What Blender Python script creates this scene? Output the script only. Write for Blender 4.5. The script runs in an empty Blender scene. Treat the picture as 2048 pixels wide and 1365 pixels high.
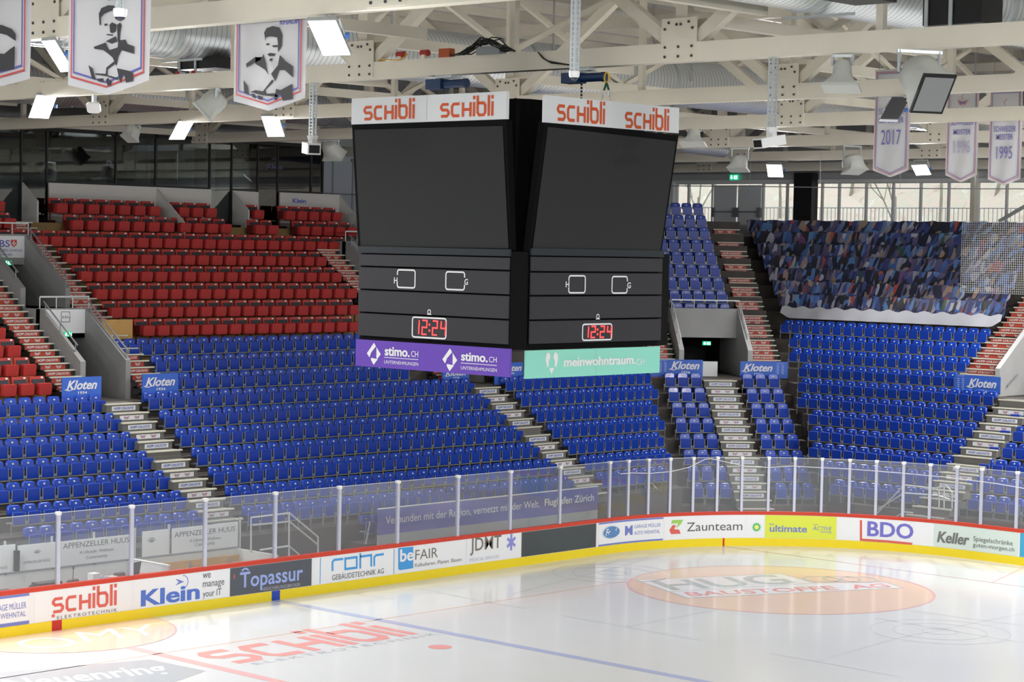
import bpy, bmesh, math, random
from mathutils import Vector, Matrix
from math import sin, cos, pi, radians, sqrt, atan2, hypot
random.seed(7)
SC = bpy.context.scene
COL = SC.collection
# ------------------------------------------------------------------ camera
CAM = Vector((-32.2017, -30.4407, 9.9663))
YAW, PITCH, ROLL, FPX = 0.748059, -0.0437753, 0.0196934, 4333.77
_f = Vector((cos(YAW)*cos(PITCH), sin(YAW)*cos(PITCH), sin(PITCH)))
_r0 = Vector((sin(YAW), -cos(YAW), 0)); _u0 = _r0.cross(_f)
_r = cos(ROLL)*_r0 + sin(ROLL)*_u0; _u = -sin(ROLL)*_r0 + cos(ROLL)*_u0
cd = bpy.data.cameras.new('camera'); cam = bpy.data.objects.new('camera', cd); COL.objects.link(cam)
cd.sensor_width = 36; cd.lens = FPX*36/2048; cd.clip_end = 500
m = Matrix((( _r.x, _u.x, -_f.x, CAM.x), (_r.y, _u.y, -_f.y, CAM.y), (_r.z, _u.z, -_f.z, CAM.z), (0, 0, 0, 1)))
cam.matrix_world = m
SC.camera = cam
# ------------------------------------------------------------------ colour management, world, daylight
SC.view_settings.view_transform = 'Standard'; SC.view_settings.look = 'None'
SC.view_settings.gamma = 1; SC.view_settings.use_curve_mapping = False
SC.view_settings.exposure = 0.35
try:
    SC.cycles.use_denoising = True
    SC.cycles.max_bounces = 7; SC.cycles.diffuse_bounces = 4; SC.cycles.glossy_bounces = 3
    SC.cycles.transmission_bounces = 4; SC.cycles.transparent_max_bounces = 12
    SC.cycles.caustics_reflective = False; SC.cycles.caustics_refractive = False
    SC.cycles.sample_clamp_indirect = 4
except Exception:
    pass
wd = bpy.data.worlds.new('overcast_sky'); SC.world = wd; wd.use_nodes = True
bg = wd.node_tree.nodes['Background']; bg.inputs[0].default_value = (0.86, 0.93, 1.0, 1); bg.inputs[1].default_value = 1.5
LAMP_W = 640.0      # each LED floodlight
# ------------------------------------------------------------------ pixel -> place helpers (the place is measured from the photo)
def ray(px, py):
    return _f + _r*((px-1024)/FPX) - _u*((py-682.5)/FPX)
def at(px, py, ax, val):
    d = ray(px, py); return CAM + d*((val-CAM[ax])/d[ax])
def atn(px, py, P0, N):
    d = ray(px, py); return CAM + d*((Vector(P0)-CAM).dot(N)/d.dot(N))
def proj(P):
    d = Vector(P)-CAM; w = d.dot(_f)
    return 1024+FPX*d.dot(_r)/w, 682.5-FPX*d.dot(_u)/w, w
# ------------------------------------------------------------------ materials
MATS = {}
def mat(name, col, rough=.5, metal=0., spec=.5, emit=0., noise=0., nscale=8., coat=0., bump=0., bscale=20.):
    if name in MATS: return MATS[name]
    m = bpy.data.materials.new(name); m.use_nodes = True; nt = m.node_tree
    b = nt.nodes['Principled BSDF']
    c = (col[0], col[1], col[2], 1)
    b.inputs['Base Color'].default_value = c; b.inputs['Roughness'].default_value = rough
    b.inputs['Metallic'].default_value = metal; b.inputs['Specular IOR Level'].default_value = spec
    if coat: b.inputs['Coat Weight'].default_value = coat; b.inputs['Coat Roughness'].default_value = .08
    if emit:
        b.inputs['Emission Color'].default_value = c; b.inputs['Emission Strength'].default_value = emit
    if noise:
        tc = nt.nodes.new('ShaderNodeTexCoord'); n = nt.nodes.new('ShaderNodeTexNoise'); n.inputs['Scale'].default_value = nscale
        n.inputs['Detail'].default_value = 4
        mx = nt.nodes.new('ShaderNodeMix'); mx.data_type = 'RGBA'
        mx.inputs[6].default_value = tuple(max(0, x*(1-noise)) for x in c[:3])+(1,)
        mx.inputs[7].default_value = tuple(min(1, x*(1+noise)) for x in c[:3])+(1,)
        nt.links.new(tc.outputs['Object'], n.inputs['Vector']); nt.links.new(n.outputs['Fac'], mx.inputs[0]); nt.links.new(mx.outputs[2], b.inputs['Base Color'])
    if bump:
        tc = nt.nodes.new('ShaderNodeTexCoord'); n = nt.nodes.new('ShaderNodeTexNoise'); n.inputs['Scale'].default_value = bscale
        bp = nt.nodes.new('ShaderNodeBump'); bp.inputs['Strength'].default_value = bump
        nt.links.new(tc.outputs['Object'], n.inputs['Vector']); nt.links.new(n.outputs['Fac'], bp.inputs['Height']); nt.links.new(bp.outputs[0], b.inputs['Normal'])
    MATS[name] = m; return m
def wave_mat(name, c1, c2, scale, rough, metal, axis='X', bump=.6):
    m = bpy.data.materials.new(name); m.use_nodes = True; nt = m.node_tree; b = nt.nodes['Principled BSDF']
    b.inputs['Roughness'].default_value = rough; b.inputs['Metallic'].default_value = metal
    tc = nt.nodes.new('ShaderNodeTexCoord'); w = nt.nodes.new('ShaderNodeTexWave'); w.bands_direction = axis; w.inputs['Scale'].default_value = scale
    rp = nt.nodes.new('ShaderNodeValToRGB'); rp.color_ramp.elements[0].position = .01; rp.color_ramp.elements[1].position = .10
    rp.color_ramp.elements[0].color = c1+(1,); rp.color_ramp.elements[1].color = c2+(1,)
    bp = nt.nodes.new('ShaderNodeBump'); bp.inputs['Strength'].default_value = bump; bp.inputs['Distance'].default_value = .03
    nt.links.new(tc.outputs['Object'], w.inputs['Vector']); nt.links.new(w.outputs['Fac'], rp.inputs['Fac']); nt.links.new(rp.outputs['Color'], b.inputs['Base Color'])
    nt.links.new(w.outputs['Fac'], bp.inputs['Height']); nt.links.new(bp.outputs[0], b.inputs['Normal'])
    MATS[name] = m; return m
def glass_mat(name, tint, haze, hazecol, gloss=1., ior=1.45):
    """thin pane: clear with a surface reflection and a milky diffuse haze"""
    m = bpy.data.materials.new(name); m.use_nodes = True; nt = m.node_tree
    for n in list(nt.nodes):
        if n.type != 'OUTPUT_MATERIAL': nt.nodes.remove(n)
    out = [n for n in nt.nodes if n.type == 'OUTPUT_MATERIAL'][0]
    tr = nt.nodes.new('ShaderNodeBsdfTransparent'); tr.inputs[0].default_value = tint+(1,)
    df = nt.nodes.new('ShaderNodeBsdfDiffuse'); df.inputs[0].default_value = hazecol+(1,)
    tl = nt.nodes.new('ShaderNodeBsdfTranslucent'); tl.inputs[0].default_value = hazecol+(1,)
    ad = nt.nodes.new('ShaderNodeMixShader'); ad.inputs[0].default_value = .5
    nt.links.new(df.outputs[0], ad.inputs[1]); nt.links.new(tl.outputs[0], ad.inputs[2])
    m1 = nt.nodes.new('ShaderNodeMixShader'); m1.inputs[0].default_value = haze
    nt.links.new(tr.outputs[0], m1.inputs[1]); nt.links.new(ad.outputs[0], m1.inputs[2])
    gl = nt.nodes.new('ShaderNodeBsdfGlossy'); gl.inputs['Roughness'].default_value = .02; gl.inputs[0].default_value = (gloss, gloss, gloss, 1)
    fr = nt.nodes.new('ShaderNodeFresnel'); fr.inputs[0].default_value = ior
    m2 = nt.nodes.new('ShaderNodeMixShader'); nt.links.new(fr.outputs[0], m2.inputs[0]); nt.links.new(m1.outputs[0], m2.inputs[1]); nt.links.new(gl.outputs[0], m2.inputs[2])
    nt.links.new(m2.outputs[0], out.inputs[0]); MATS[name] = m; return m

ICE_R = .13
def ice_mat(name, col, noise=.03):
    m = mat(name, col, ICE_R, 0, .5, noise=noise, nscale=.6)
    b = m.node_tree.nodes['Principled BSDF']; b.inputs['IOR'].default_value = 1.31; b.inputs['Specular IOR Level'].default_value = .34
    return m
M_ICE = ice_mat('ice_white', (.685, .695, .69))
M_CREAM = mat('cream_steel', (.80, .755, .635), .45, noise=.06, nscale=1.5)
M_DECK = wave_mat('roof_sheet', (.40, .40, .38), (.68, .67, .64), 2.2, .55, .1, 'X', .5)
M_DUCT = wave_mat('galvanised_duct', (.40, .43, .45), (.76, .80, .82), 2.1, .36, .7, 'X', .10)
M_GALV = mat('galvanised_steel', (.62, .66, .68), .4, .7)
M_CONC = mat('concrete', (.30, .30, .30), .8, noise=.15, nscale=1.2)
M_CONC_L = mat('light_concrete', (.44, .44, .435), .8, noise=.12, nscale=1.2)
M_CONC_D = mat('dark_concrete_tread', (.075, .064, .056), .75, noise=.35, nscale=2.0)
M_OCHRE = mat('ochre_tread', (.30, .20, .075), .7, noise=.3, nscale=2.0)
M_BLACKC = mat('black_stair_carpet', (.012, .012, .013), .9)
M_FLOOR = mat('rubber_floor', (.20, .185, .17), .55, noise=.3, nscale=.8)
M_BLUE = mat('blue_seat_plastic', (.007, .055, .43), .27, coat=.2)
M_BLUEPAN = mat('blue_seat_pan', (.007, .046, .40), .33)
M_GREYM = mat('grey_seat_metal', (.30, .32, .34), .45, .3)
M_RED = mat('red_seat_shell', (.46, .035, .028), .5)
M_REDPAN = mat('red_seat_upholstery', (.44, .026, .022), .6, noise=.12, nscale=6)
M_PAD = mat('dark_grey_pad', (.035, .038, .045), .75)
M_WHITE = mat('white_paint', (.80, .80, .80), .5)
M_WHITEP = mat('white_panel', (.78, .80, .82), .42, noise=.03, nscale=2)
M_NOSE = mat('stair_nosing', (.66, .64, .52), .55)
M_BLACK = mat('black_paint', (.008, .008, .009), .5)
M_DARK = mat('charcoal', (.03, .03, .032), .6)
M_REDRISER = mat('red_riser_film', (.50, .060, .035), .55)
M_BLUETXT = mat('blue_print', (.10, .12, .46), .5)
M_REDTXT = mat('red_print', (.62, .06, .045), .5)
M_WHITETXT = mat('white_print', (.82, .82, .82), .5)
M_KLOTEN = mat('royal_blue_panel', (.045, .145, .60), .5)
M_YELLOW = mat('yellow_kickplate', (.85, .66, .012), .35)
M_REDCAP = mat('red_dasher_cap', (.60, .045, .018), .4)
M_BOARD = mat('white_dasher_board', (.80, .81, .83), .3, noise=.02, nscale=1)
M_GREYTXT = mat('grey_print', (.16, .16, .165), .5)
M_ORANGETXT = mat('orange_print', (.66, .095, .022), .5)
M_GLASS = glass_mat('rink_glass', (.93, .95, .95), .19, (.70, .74, .78))
M_GLASSB = glass_mat('bench_glass', (.88, .93, .93), .16, (.6, .66, .68))
M_GLASSD = glass_mat('lounge_glass', (.50, .55, .55), .0, (.02, .02, .02), ior=1.55)
M_WINGLASS = glass_mat('window_glass', (.95, .97, .97), .02, (.8, .8, .8))
M_ALU = mat('lilac_aluminium_post', (.60, .62, .74), .4, .3)
M_CAPW = mat('white_post_cap', (.85, .85, .85), .5)
M_RAIL = mat('pale_railing', (.62, .66, .66), .4, .2)
M_LAMP = mat('led_lens', (1.0, .985, .96), .5, emit=9.)
M_WOOD = mat('pine_board', (.58, .33, .10), .6, noise=.12, nscale=3)
M_SPEAK = mat('pale_speaker_shell', (.56, .58, .54), .55)
M_NAVY = mat('navy_hoist_paint', (.012, .04, .12), .4)
# ------------------------------------------------------------------ mesh builder
class MB:
    def __init__(s): s.v = []; s.f = []; s.mi = []
    def add(s, vs, fs, mi=0):
        o = len(s.v); s.v += [Vector(p) for p in vs]; s.f += [tuple(i+o for i in f) for f in fs]; s.mi += [mi]*len(fs); return s
    def hexa(s, p, mi=0):   # 8 corners: bottom 4 ccw then top 4
        return s.add(p, [(3,2,1,0),(4,5,6,7),(0,1,5,4),(1,2,6,5),(2,3,7,6),(3,0,4,7)], mi)
    def box(s, x0, x1, y0, y1, z0, z1, F=None, mi=0):
        p = [(x0,y0,z0),(x1,y0,z0),(x1,y1,z0),(x0,y1,z0),(x0,y0,z1),(x1,y0,z1),(x1,y1,z1),(x0,y1,z1)]
        if F: p = [F(*q) for q in p]
        return s.hexa(p, mi)
    def bar(s, a, b, w, h, up=(0,0,1), mi=0):
        a, b = Vector(a), Vector(b); d = (b-a).normalized(); up = Vector(up)
        if abs(d.dot(up)) > .98: up = Vector((1,0,0))
        x = d.cross(up).normalized()*(w/2); y = x.cross(d).normalized()*(h/2)
        return s.hexa([a-x-y, a+x-y, a+x+y, a-x+y, b-x-y, b+x-y, b+x+y, b-x+y], mi)
    def tube(s, pts, r, n=8, mi=0, cap=True):
        pts = [Vector(p) for p in pts]; rr = r if isinstance(r, (list, tuple)) else [r]*len(pts)
        o = len(s.v); prev = None
        for i, p in enumerate(pts):
            d = (pts[min(i+1, len(pts)-1)]-pts[max(i-1, 0)]).normalized()
            if prev is None:
                a = Vector((0,0,1)) if abs(d.z) < .95 else Vector((1,0,0))
                prev = d.cross(a).normalized()
            x = (prev-d*prev.dot(d)).normalized(); y = d.cross(x); prev = x
            for k in range(n):
                t = 2*pi*k/n; s.v.append(p+x*(rr[i]*cos(t))+y*(rr[i]*sin(t)))
        for i in range(len(pts)-1):
            for k in range(n):
                k2 = (k+1) % n; s.f.append((o+i*n+k, o+i*n+k2, o+(i+1)*n+k2, o+(i+1)*n+k)); s.mi.append(mi)
        if cap:
            s.f.append(tuple(o+k for k in reversed(range(n)))); s.mi.append(mi)
            s.f.append(tuple(o+(len(pts)-1)*n+k for k in range(n))); s.mi.append(mi)
        return s
    def prism(s, loop, off, mi=0):   # polygon of 3-D points extruded by off
        n = len(loop); off = Vector(off); L = [Vector(p) for p in loop]
        return s.add(L+[p+off for p in L], [tuple(reversed(range(n))), tuple(range(n, 2*n))]+[(i, (i+1) % n, n+(i+1) % n, n+i) for i in range(n)], mi)
    def build(s, name, mats, parent=None, smooth=False, **props):
        me = bpy.data.meshes.new(name)
        vs = s.v
        if parent is not None:
            inv = PINV[parent.name]; vs = [inv @ p for p in vs]
        me.from_pydata([tuple(p) for p in vs], [], s.f)
        ml = mats if isinstance(mats, (list, tuple)) else [mats]
        for x in ml: me.materials.append(x)
        if len(ml) > 1: me.polygons.foreach_set('material_index', s.mi)
        if smooth:
            me.polygons.foreach_set('use_smooth', [True]*len(me.polygons))
            try: me.set_sharp_from_angle(angle=radians(35))
            except Exception: pass
        me.update()
        o = bpy.data.objects.new(name, me); COL.objects.link(o)
        if parent is not None: o.parent = parent; PINV[o.name] = PINV[parent.name]
        else: PINV[o.name] = Matrix()
        tag(o, **props); return o
PINV = {}
def tag(o, label=None, cat=None, group=None, kind=None):
    if label: o['label'] = label
    if cat: o['category'] = cat
    if group: o['group'] = group
    if kind: o['kind'] = kind
    return o
def empty(name, loc, rz=0, **props):
    o = bpy.data.objects.new(name, None); COL.objects.link(o); o.empty_display_size = .1
    o.location = loc; o.rotation_euler = (0, 0, rz)
    PINV[o.name] = (Matrix.Translation(Vector(loc)) @ Matrix.Rotation(rz, 4, 'Z')).inverted()
    return tag(o, **props)
def copy_tree(o, parent=None):
    c = o.copy(); COL.objects.link(c); c.parent = parent
    for ch in o.children: copy_tree(ch, c)
    return c
ORD = ('zeroth first second third fourth fifth sixth seventh eighth ninth tenth eleventh twelfth thirteenth fourteenth fifteenth sixteenth seventeenth eighteenth nineteenth twentieth '
       'twenty-first twenty-second twenty-third twenty-fourth twenty-fifth twenty-sixth twenty-seventh twenty-eighth twenty-ninth thirtieth thirty-first thirty-second thirty-third thirty-fourth').split()
# ------------------------------------------------------------------ flat printing: 2-D shapes laid on a surface
class Plane:
    """a flat face with origin O, right U, up V"""
    def __init__(s, O, U, V, out=.006):
        s.O = Vector(O); s.U = Vector(U).normalized(); s.V = Vector(V).normalized(); s.N = s.U.cross(s.V); s.out = out
        if s.N.dot(CAM-s.O) < 0 and abs(s.V.z) > .3: s.N = -s.N
    def px(s, x, y):
        p = atn(x, y, s.O, s.N)-s.O; return p.dot(s.U), p.dot(s.V)
    def map(s, a, b, off=None): return s.O+s.U*a+s.V*b+s.N*(s.out if off is None else off)
_TX = {}
def text_shape(body, bold=0., shear=0., space=1.):
    k = (body, bold, shear, space)
    if k not in _TX:
        cu = bpy.data.curves.new('t', 'FONT'); cu.body = body; cu.size = 1; cu.offset = bold; cu.shear = shear; cu.space_character = space; cu.resolution_u = 3
        ob = bpy.data.objects.new('t', cu); COL.objects.link(ob)
        bpy.context.view_layer.update()
        me = bpy.data.meshes.new_from_object(ob.evaluated_get(bpy.context.evaluated_depsgraph_get()))
        vs = [(v.co.x, v.co.y) for v in me.vertices]; fs = [tuple(p.vertices) for p in me.polygons]
        bpy.data.objects.remove(ob); bpy.data.meshes.remove(me); bpy.data.curves.remove(cu)
        x0 = min(v[0] for v in vs); x1 = max(v[0] for v in vs); y0 = min(v[1] for v in vs); y1 = max(v[1] for v in vs)
        _TX[k] = ([((v[0]-x0)/(x1-x0), (v[1]-y0)/(y1-y0)) for v in vs], fs)
    return _TX[k]
def put_text(mb, S, body, a0, b0, a1, b1, bold=0., shear=0., space=1., off=None, mi=0):
    vs, fs = text_shape(body, min(bold, .02), shear, space)
    ex = max(0, bold-.02)*(b1-b0)*.9; o_ = S.out if off is None else off
    for i, dx in enumerate((0,) if ex <= 0 else (0, -ex, ex, ex*.4)):
        mb.add([S.map(a0+ex+(a1-a0-2*ex)*x+dx, b0+(b1-b0)*y, o_+.0007*i) for x, y in vs], fs, mi)
    return mb
def put_text_px(mb, S, body, bl, tr, **kw):
    a0, b0 = S.px(*bl); b1 = S.px(bl[0], tr[1])[1]; a1 = S.px(tr[0], bl[1])[0]; a1 = a1 if not hasattr(S, 'level') else a1; return put_text(mb, S, body, a0, b0, a1, b1, **kw)
def put_poly(mb, S, pts, off=None, mi=0):
    return mb.add([S.map(a, b, off) for a, b in pts], [tuple(range(len(pts)))], mi)
def put_poly_px(mb, S, pts, off=None, mi=0): return put_poly(mb, S, [S.px(*p) for p in pts], off, mi)
def put_rect(mb, S, a0, b0, a1, b1, off=None, n=1, mi=0):
    vs = []; fs = []
    for i in range(n+1):
        a = a0+(a1-a0)*i/n; vs += [S.map(a, b0, off), S.map(a, b1, off)]
    for i in range(n): fs.append((2*i, 2*i+2, 2*i+3, 2*i+1))
    return mb.add(vs, fs, mi)
def put_line(mb, S, pts, w, closed=False, off=None, mi=0):
    """a stroke of width w along 2-D points with mitred corners"""
    P = [Vector(p).to_2d() for p in pts]; n = len(P); L = []; R = []
    for i in range(n):
        a = P[i-1] if (i or closed) else None; b = P[(i+1) % n] if (i < n-1 or closed) else None
        d1 = (P[i]-a).normalized() if a is not None else None; d2 = (b-P[i]).normalized() if b is not None else None
        if d1 is None: d1 = d2
        if d2 is None: d2 = d1
        n1 = Vector((-d1.y, d1.x)); n2 = Vector((-d2.y, d2.x)); mm = n1+n2
        mm = mm.normalized() if mm.length > 1e-6 else n1
        k = min(1/max(.35, mm.dot(n1)), 2.5)
        L.append(P[i]+mm*(w/2*k)); R.append(P[i]-mm*(w/2*k))
    vs = [S.map(p.x, p.y, off) for p in L]+[S.map(p.x, p.y, off) for p in R]
    fs = [(n+i, n+(i+1) % n, (i+1) % n, i) for i in range(n if closed else n-1)]
    return mb.add(vs, fs, mi)
def circle_pts(cx, cy, rx, ry=None, n=32, a0=0, a1=2*pi):
    ry = rx if ry is None else ry
    full = abs(a1-a0-2*pi) < 1e-6
    return [(cx+rx*cos(a0+(a1-a0)*i/(n if full else n-1)), cy+ry*sin(a0+(a1-a0)*i/(n if full else n-1))) for i in range(n)]
def put_disc(mb, S, cx, cy, r, ry=None, n=32, off=None, mi=0): return put_poly(mb, S, circle_pts(cx, cy, r, ry, n), off, mi)
def put_ring(mb, S, cx, cy, r, w, ry=None, n=32, off=None, mi=0, a0=0, a1=2*pi):
    full = abs(a1-a0-2*pi) < 1e-6
    return put_line(mb, S, circle_pts(cx, cy, r, ry, n, a0, a1), w, full, off, mi)
# block lettering of thick rounded strokes, x-height 1, ascender 1.5
GLYPH = {'s': (.86, [[(1,1),(.2,1),(0,.82),(0,.68),(.2,.52),(.8,.52),(1,.34),(1,.18),(.8,0),(0,0)]]),
         'c': (.86, [[(1,1),(.2,1),(0,.8),(0,.2),(.2,0),(1,0)]]),
         'H': (.86, [[(0,1.1),(0,-.1)],[(1,1.1),(1,-.1)],[(0,.5),(1,.5)]]),
         'i': (0., [[(0,1.1),(0,-.1)],[(0,1.62),(0,1.32)]]),
         'b': (.86, [[(0,1.62),(0,.2),(.2,0),(.8,0),(1,.2),(1,.8),(.8,1),(.1,1)]]),
         'l': (0., [[(0,1.62),(0,-.1)]])}
def put_schibli(mb, S, a0, b0, a1, b1, off=None, mi=0):
    w = .24; gap = .22; x = w/2; strokes = []
    for ch in 'scHibli':
        cw, st = GLYPH[ch]
        for s_ in st: strokes.append([(x+p[0]*cw*.9, p[1]) for p in s_])
        x += cw*.9+w+gap*.55
    tot = x-gap*.55-w/2
    sx = (a1-a0)/tot; sy = (b1-b0)/1.72
    class Q:
        @staticmethod
        def map(a, b, o=None): return S.map(a0+a*sx, b0+(b+.1)*sy, o)
    for i, s_ in enumerate(strokes):
        class Q:
            @staticmethod
            def map(a, b, o=None, i=i): return S.map(a0+a*sx, b0+(b+.1)*sy, (S.out if off is None else off)+.0006*(i % 3))
        put_line(mb, Q, s_, w, mi=mi)
    return mb
def put_wings(mb, S, cx, cy, w, off=None, red=0, blue=1):
    h = w*.42
    for sg in (-1, 1):
        put_line(mb, S, [(cx+sg*w*.5, cy+h*.5), (cx+sg*w*.2, cy+h*.42), (cx+sg*w*.1, cy+h*.15)], w*.035, off=off, mi=red)
        put_line(mb, S, [(cx+sg*w*.5, cy+h*.5), (cx+sg*w*.36, cy-h*.1), (cx+sg*w*.22, cy-h*.45), (cx, cy-h*.55)], w*.035, off=off, mi=red)
        for k in range(3):
            put_line(mb, S, [(cx+sg*w*(.42-.06*k), cy+h*(.28-.25*k)), (cx+sg*w*.14, cy+h*(.18-.22*k))], w*.035, off=off, mi=red)
        put_line(mb, S, [(cx+sg*w*.24, cy+h*.1), (cx+sg*w*.13, cy+h*.2), (cx+sg*w*.13, cy-h*.2), (cx+sg*w*.24, cy-h*.12)], w*.04, off=off, mi=blue)
    put_ring(mb, S, cx, cy, w*.085, w*.045, n=12, off=off, mi=blue)
# ================================================================== the setting: floor, ice, walls, roof deck
fl = MB(); fl.box(-60, 75, -45, 60, -.35, -.03); fl.build('floor_hall', M_FLOOR, kind='structure')
M_HALL = mat('hall_wall_grey', (.70, .70, .70), .8)
for nm_, q in (('near_end', lambda a, c, z0, z1, t=.3: (-46, -46+t, a, c, z0, z1)), ('camera_side', lambda a, c, z0, z1, t=.3: (a, c, -40.3, -40.3+t, z0, z1))):
    L0, L1 = ((-40.3, 46) if nm_ == 'near_end' else (-46, 50))
    b = MB(); b.box(*q(L0, L1, -.3, 9.6)); b.build('wall_%s_lower' % nm_, M_HALL, kind='structure')
    b = MB(); b.box(*q(L0, L1, 15.6, 17.5)); b.build('wall_%s_upper' % nm_, M_HALL, kind='structure')
    b = MB(); x = L0
    while x < L1+.1: b.box(*q(x-.08, x+.08, 9.6, 15.6)); x += (L1-L0)/24
    b.build('window_frame_added_%s' % nm_, M_WHITE, kind='structure')  # unseen window band, added to let sky light into the hall
RX, RY, RC = 30.0, 15.0, 8.5
def rink_outline(off=0, n=16):
    pts = []
    for cx, cy, a0 in ((RX-RC, RY-RC, 0), (-RX+RC, RY-RC, pi/2), (-RX+RC, -RY+RC, pi), (RX-RC, -RY+RC, 3*pi/2)):
        for i in range(n+1):
            a = a0+pi/2*i/n; pts.append((cx+(RC+off)*cos(a), cy+(RC+off)*sin(a)))
    return pts
ice = MB(); ice.prism([(x, y, -.04) for x, y in rink_outline(.02)], (0, 0, .04)); ice.build('floor_ice', M_ICE, kind='structure')
class Flat:
    """the ice as a printing surface: a along X, b along Y"""
    out = .003
    @staticmethod
    def px(x, y): p = at(x, y, 2, 0); return p.x, p.y
    @staticmethod
    def map(a, b, off=None): return Vector((a, b, .003 if off is None else off))
I_RED = ice_mat('ice_pale_red', (.80, .46, .44)); I_BLUE = ice_mat('ice_pale_blue', (.44, .48, .66)); I_ORANGE = ice_mat('ice_pale_orange', (.80, .60, .46), .02)
I_GREY = ice_mat('ice_pale_grey', (.47, .49, .51)); I_THIN = ice_mat('ice_thin_grey', (.60, .62, .66)); I_SCH = ice_mat('ice_logo_red', (.80, .36, .32)); I_GRN = ice_mat('ice_grey_green', (.50, .57, .54))
I_WHT = ice_mat('ice_print_white', (.82, .83, .83)); I_PALER = ice_mat('ice_paler_orange', (.78, .56, .44))
def ice_line(name, pts, w, m, closed=False, off=.003):
    b = MB(); put_line(b, Flat, pts, w, closed, off=off); return b.build(name, m, kind='structure')
XB = 7.3036
ice_line('floor_marking_center_line', [(0, 14.97), (0, -14.97)], .30, I_RED)
ice_line('floor_marking_blue_line', [(XB, 14.97), (XB, -14.97)], .30, I_BLUE)
_yg = RY-RC+sqrt(RC**2-(26-RX+RC)**2)
ice_line('floor_marking_goal_line', [(26, _yg), (26, -_yg)], .05, I_RED, off=.0045)
ice_line('floor_marking_trapezoid', [(26, 3.4), (30, 4.5)], .05, I_RED, off=.0045)
# curling sheets: faint grey lines and rings
def pxl(*p): return [Flat.px(*q) for q in p]
for P in (((1024, 1189), (1155, 1155), (1300, 1118)), ((1113, 1230), (1252, 1255), (1400, 1282)), ((1252, 1255), (1440, 1219)), ((1632, 1324), (1800, 1276), (2048, 1228)), ((1540, 1308), (1632, 1324), (1800, 1355)), ((1748, 1237), (1900, 1262), (2048, 1287)), ((1820, 1222), (1950, 1240), (2048, 1252)), ((830, 1176), (960, 1203), (1050, 1218))):
    ice_line('floor_marking_curling_line', pxl(*P), .035, I_THIN)
for (cx, cy, rs) in ((1880, 1264, (1.83, 1.22, .45)), (1225, 1147, (1.83, 1.22, .45))):
    c = Flat.px(cx, cy)
    for q in rs: ice_line('floor_marking_curling_ring', circle_pts(c[0], c[1], q, n=40), .04, I_THIN, True)
# orange stripe of the long touch line, neutral face-off spot
ice_line('floor_marking_orange_line', [(-6, Flat.px(340, 1305)[1]), (18, Flat.px(340, 1305)[1])], .06, I_PALER)
b = MB(); c = Flat.px(880, 1295); put_disc(b, Flat, c[0], c[1], .30); b.build('floor_marking_spot', I_SCH, kind='structure')
# --- advertisement in the end-zone circle
CX, CY = 20., 7.
b = MB(); put_disc(b, Flat, CX, CY, 4.45, n=64, off=.0015); big = b.build('ice_circle_advertisement', I_ORANGE, label='large orange circle advertisement under the ice of the end zone', cat='floor advertisement')
b = MB(); put_ring(b, Flat, CX, CY, 4.5, .07, n=64, off=.0035); b.build('circle_rim', I_RED, big)
def zp(x, y): return (1240+x/3.2, 1100+y/3.2)
par = [zp(100, 195), zp(1030, 155), zp(1250, 215), zp(1700, 210), zp(1810, 245), zp(430, 310)]
b = MB(); put_poly_px(b, Flat, par, off=.003); b.build('white_field', I_WHT, big)
b = MB(); put_line(b, Flat, [Flat.px(*p) for p in par], .06, True, off=.0042); put_line(b, Flat, [Flat.px(*zp(325, 270)), Flat.px(*zp(1250, 215))], .05, off=.0042); b.build('field_outline', I_GRN, big)
def put_quad_text(mb, S, body, bl, br, tl, **kw):
    off = kw.pop('off', None)
    A = Vector(S.px(*bl)); U = Vector(S.px(*br))-A; V = Vector(S.px(*tl))-A
    vs, fs = text_shape(body, **kw)
    return mb.add([S.map(*(A+U*x+V*y), off) for x, y in vs], fs)
b = MB(); put_quad_text(b, Flat, 'HUG', zp(340, 262), zp(1140, 216), zp(190, 203), bold=.02, off=.0046); b.build('lettering', I_GRN, big)
b = MB(); put_quad_text(b, Flat, 'BAUSTOFFE  AG', zp(450, 300), zp(1745, 242), zp(405, 274), bold=.02, off=.0046); b.build('lettering', I_SCH, big)
b = MB()
for k, (x, y) in enumerate(((1290, 190), (1420, 190), (1530, 192))):
    c = Flat.px(*zp(x, y)); put_ring(b, Flat, c[0], c[1], .55, .08, n=24, off=.0042)
b.build('ring_emblem', I_GRN, big)
# --- half circle of the scorer's bench
b = MB(); put_poly(b, Flat, circle_pts(0, 14.99, 3.0, n=40, a0=pi, a1=2*pi), off=.0045); cr = b.build('ice_crease_advertisement', I_ORANGE, label='orange half circle on the ice against the boards at centre line', cat='floor advertisement')
b = MB(); put_line(b, Flat, circle_pts(0, 14.99, 3.0, n=40, a0=pi, a1=2*pi), .05, off=.0058); b.build('crease_rim', I_RED, cr)
b = MB(); c = Flat.px(92, 1287); put_ring(b, Flat, c[0], c[1], .62, .16, ry=.62, n=32, off=.0058); 
put_quad_text(b, Flat, 'MY', (172, 1285), (330, 1268), (148, 1266), off=.0066); b.build('white_emblem', I_WHT, cr)
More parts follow.
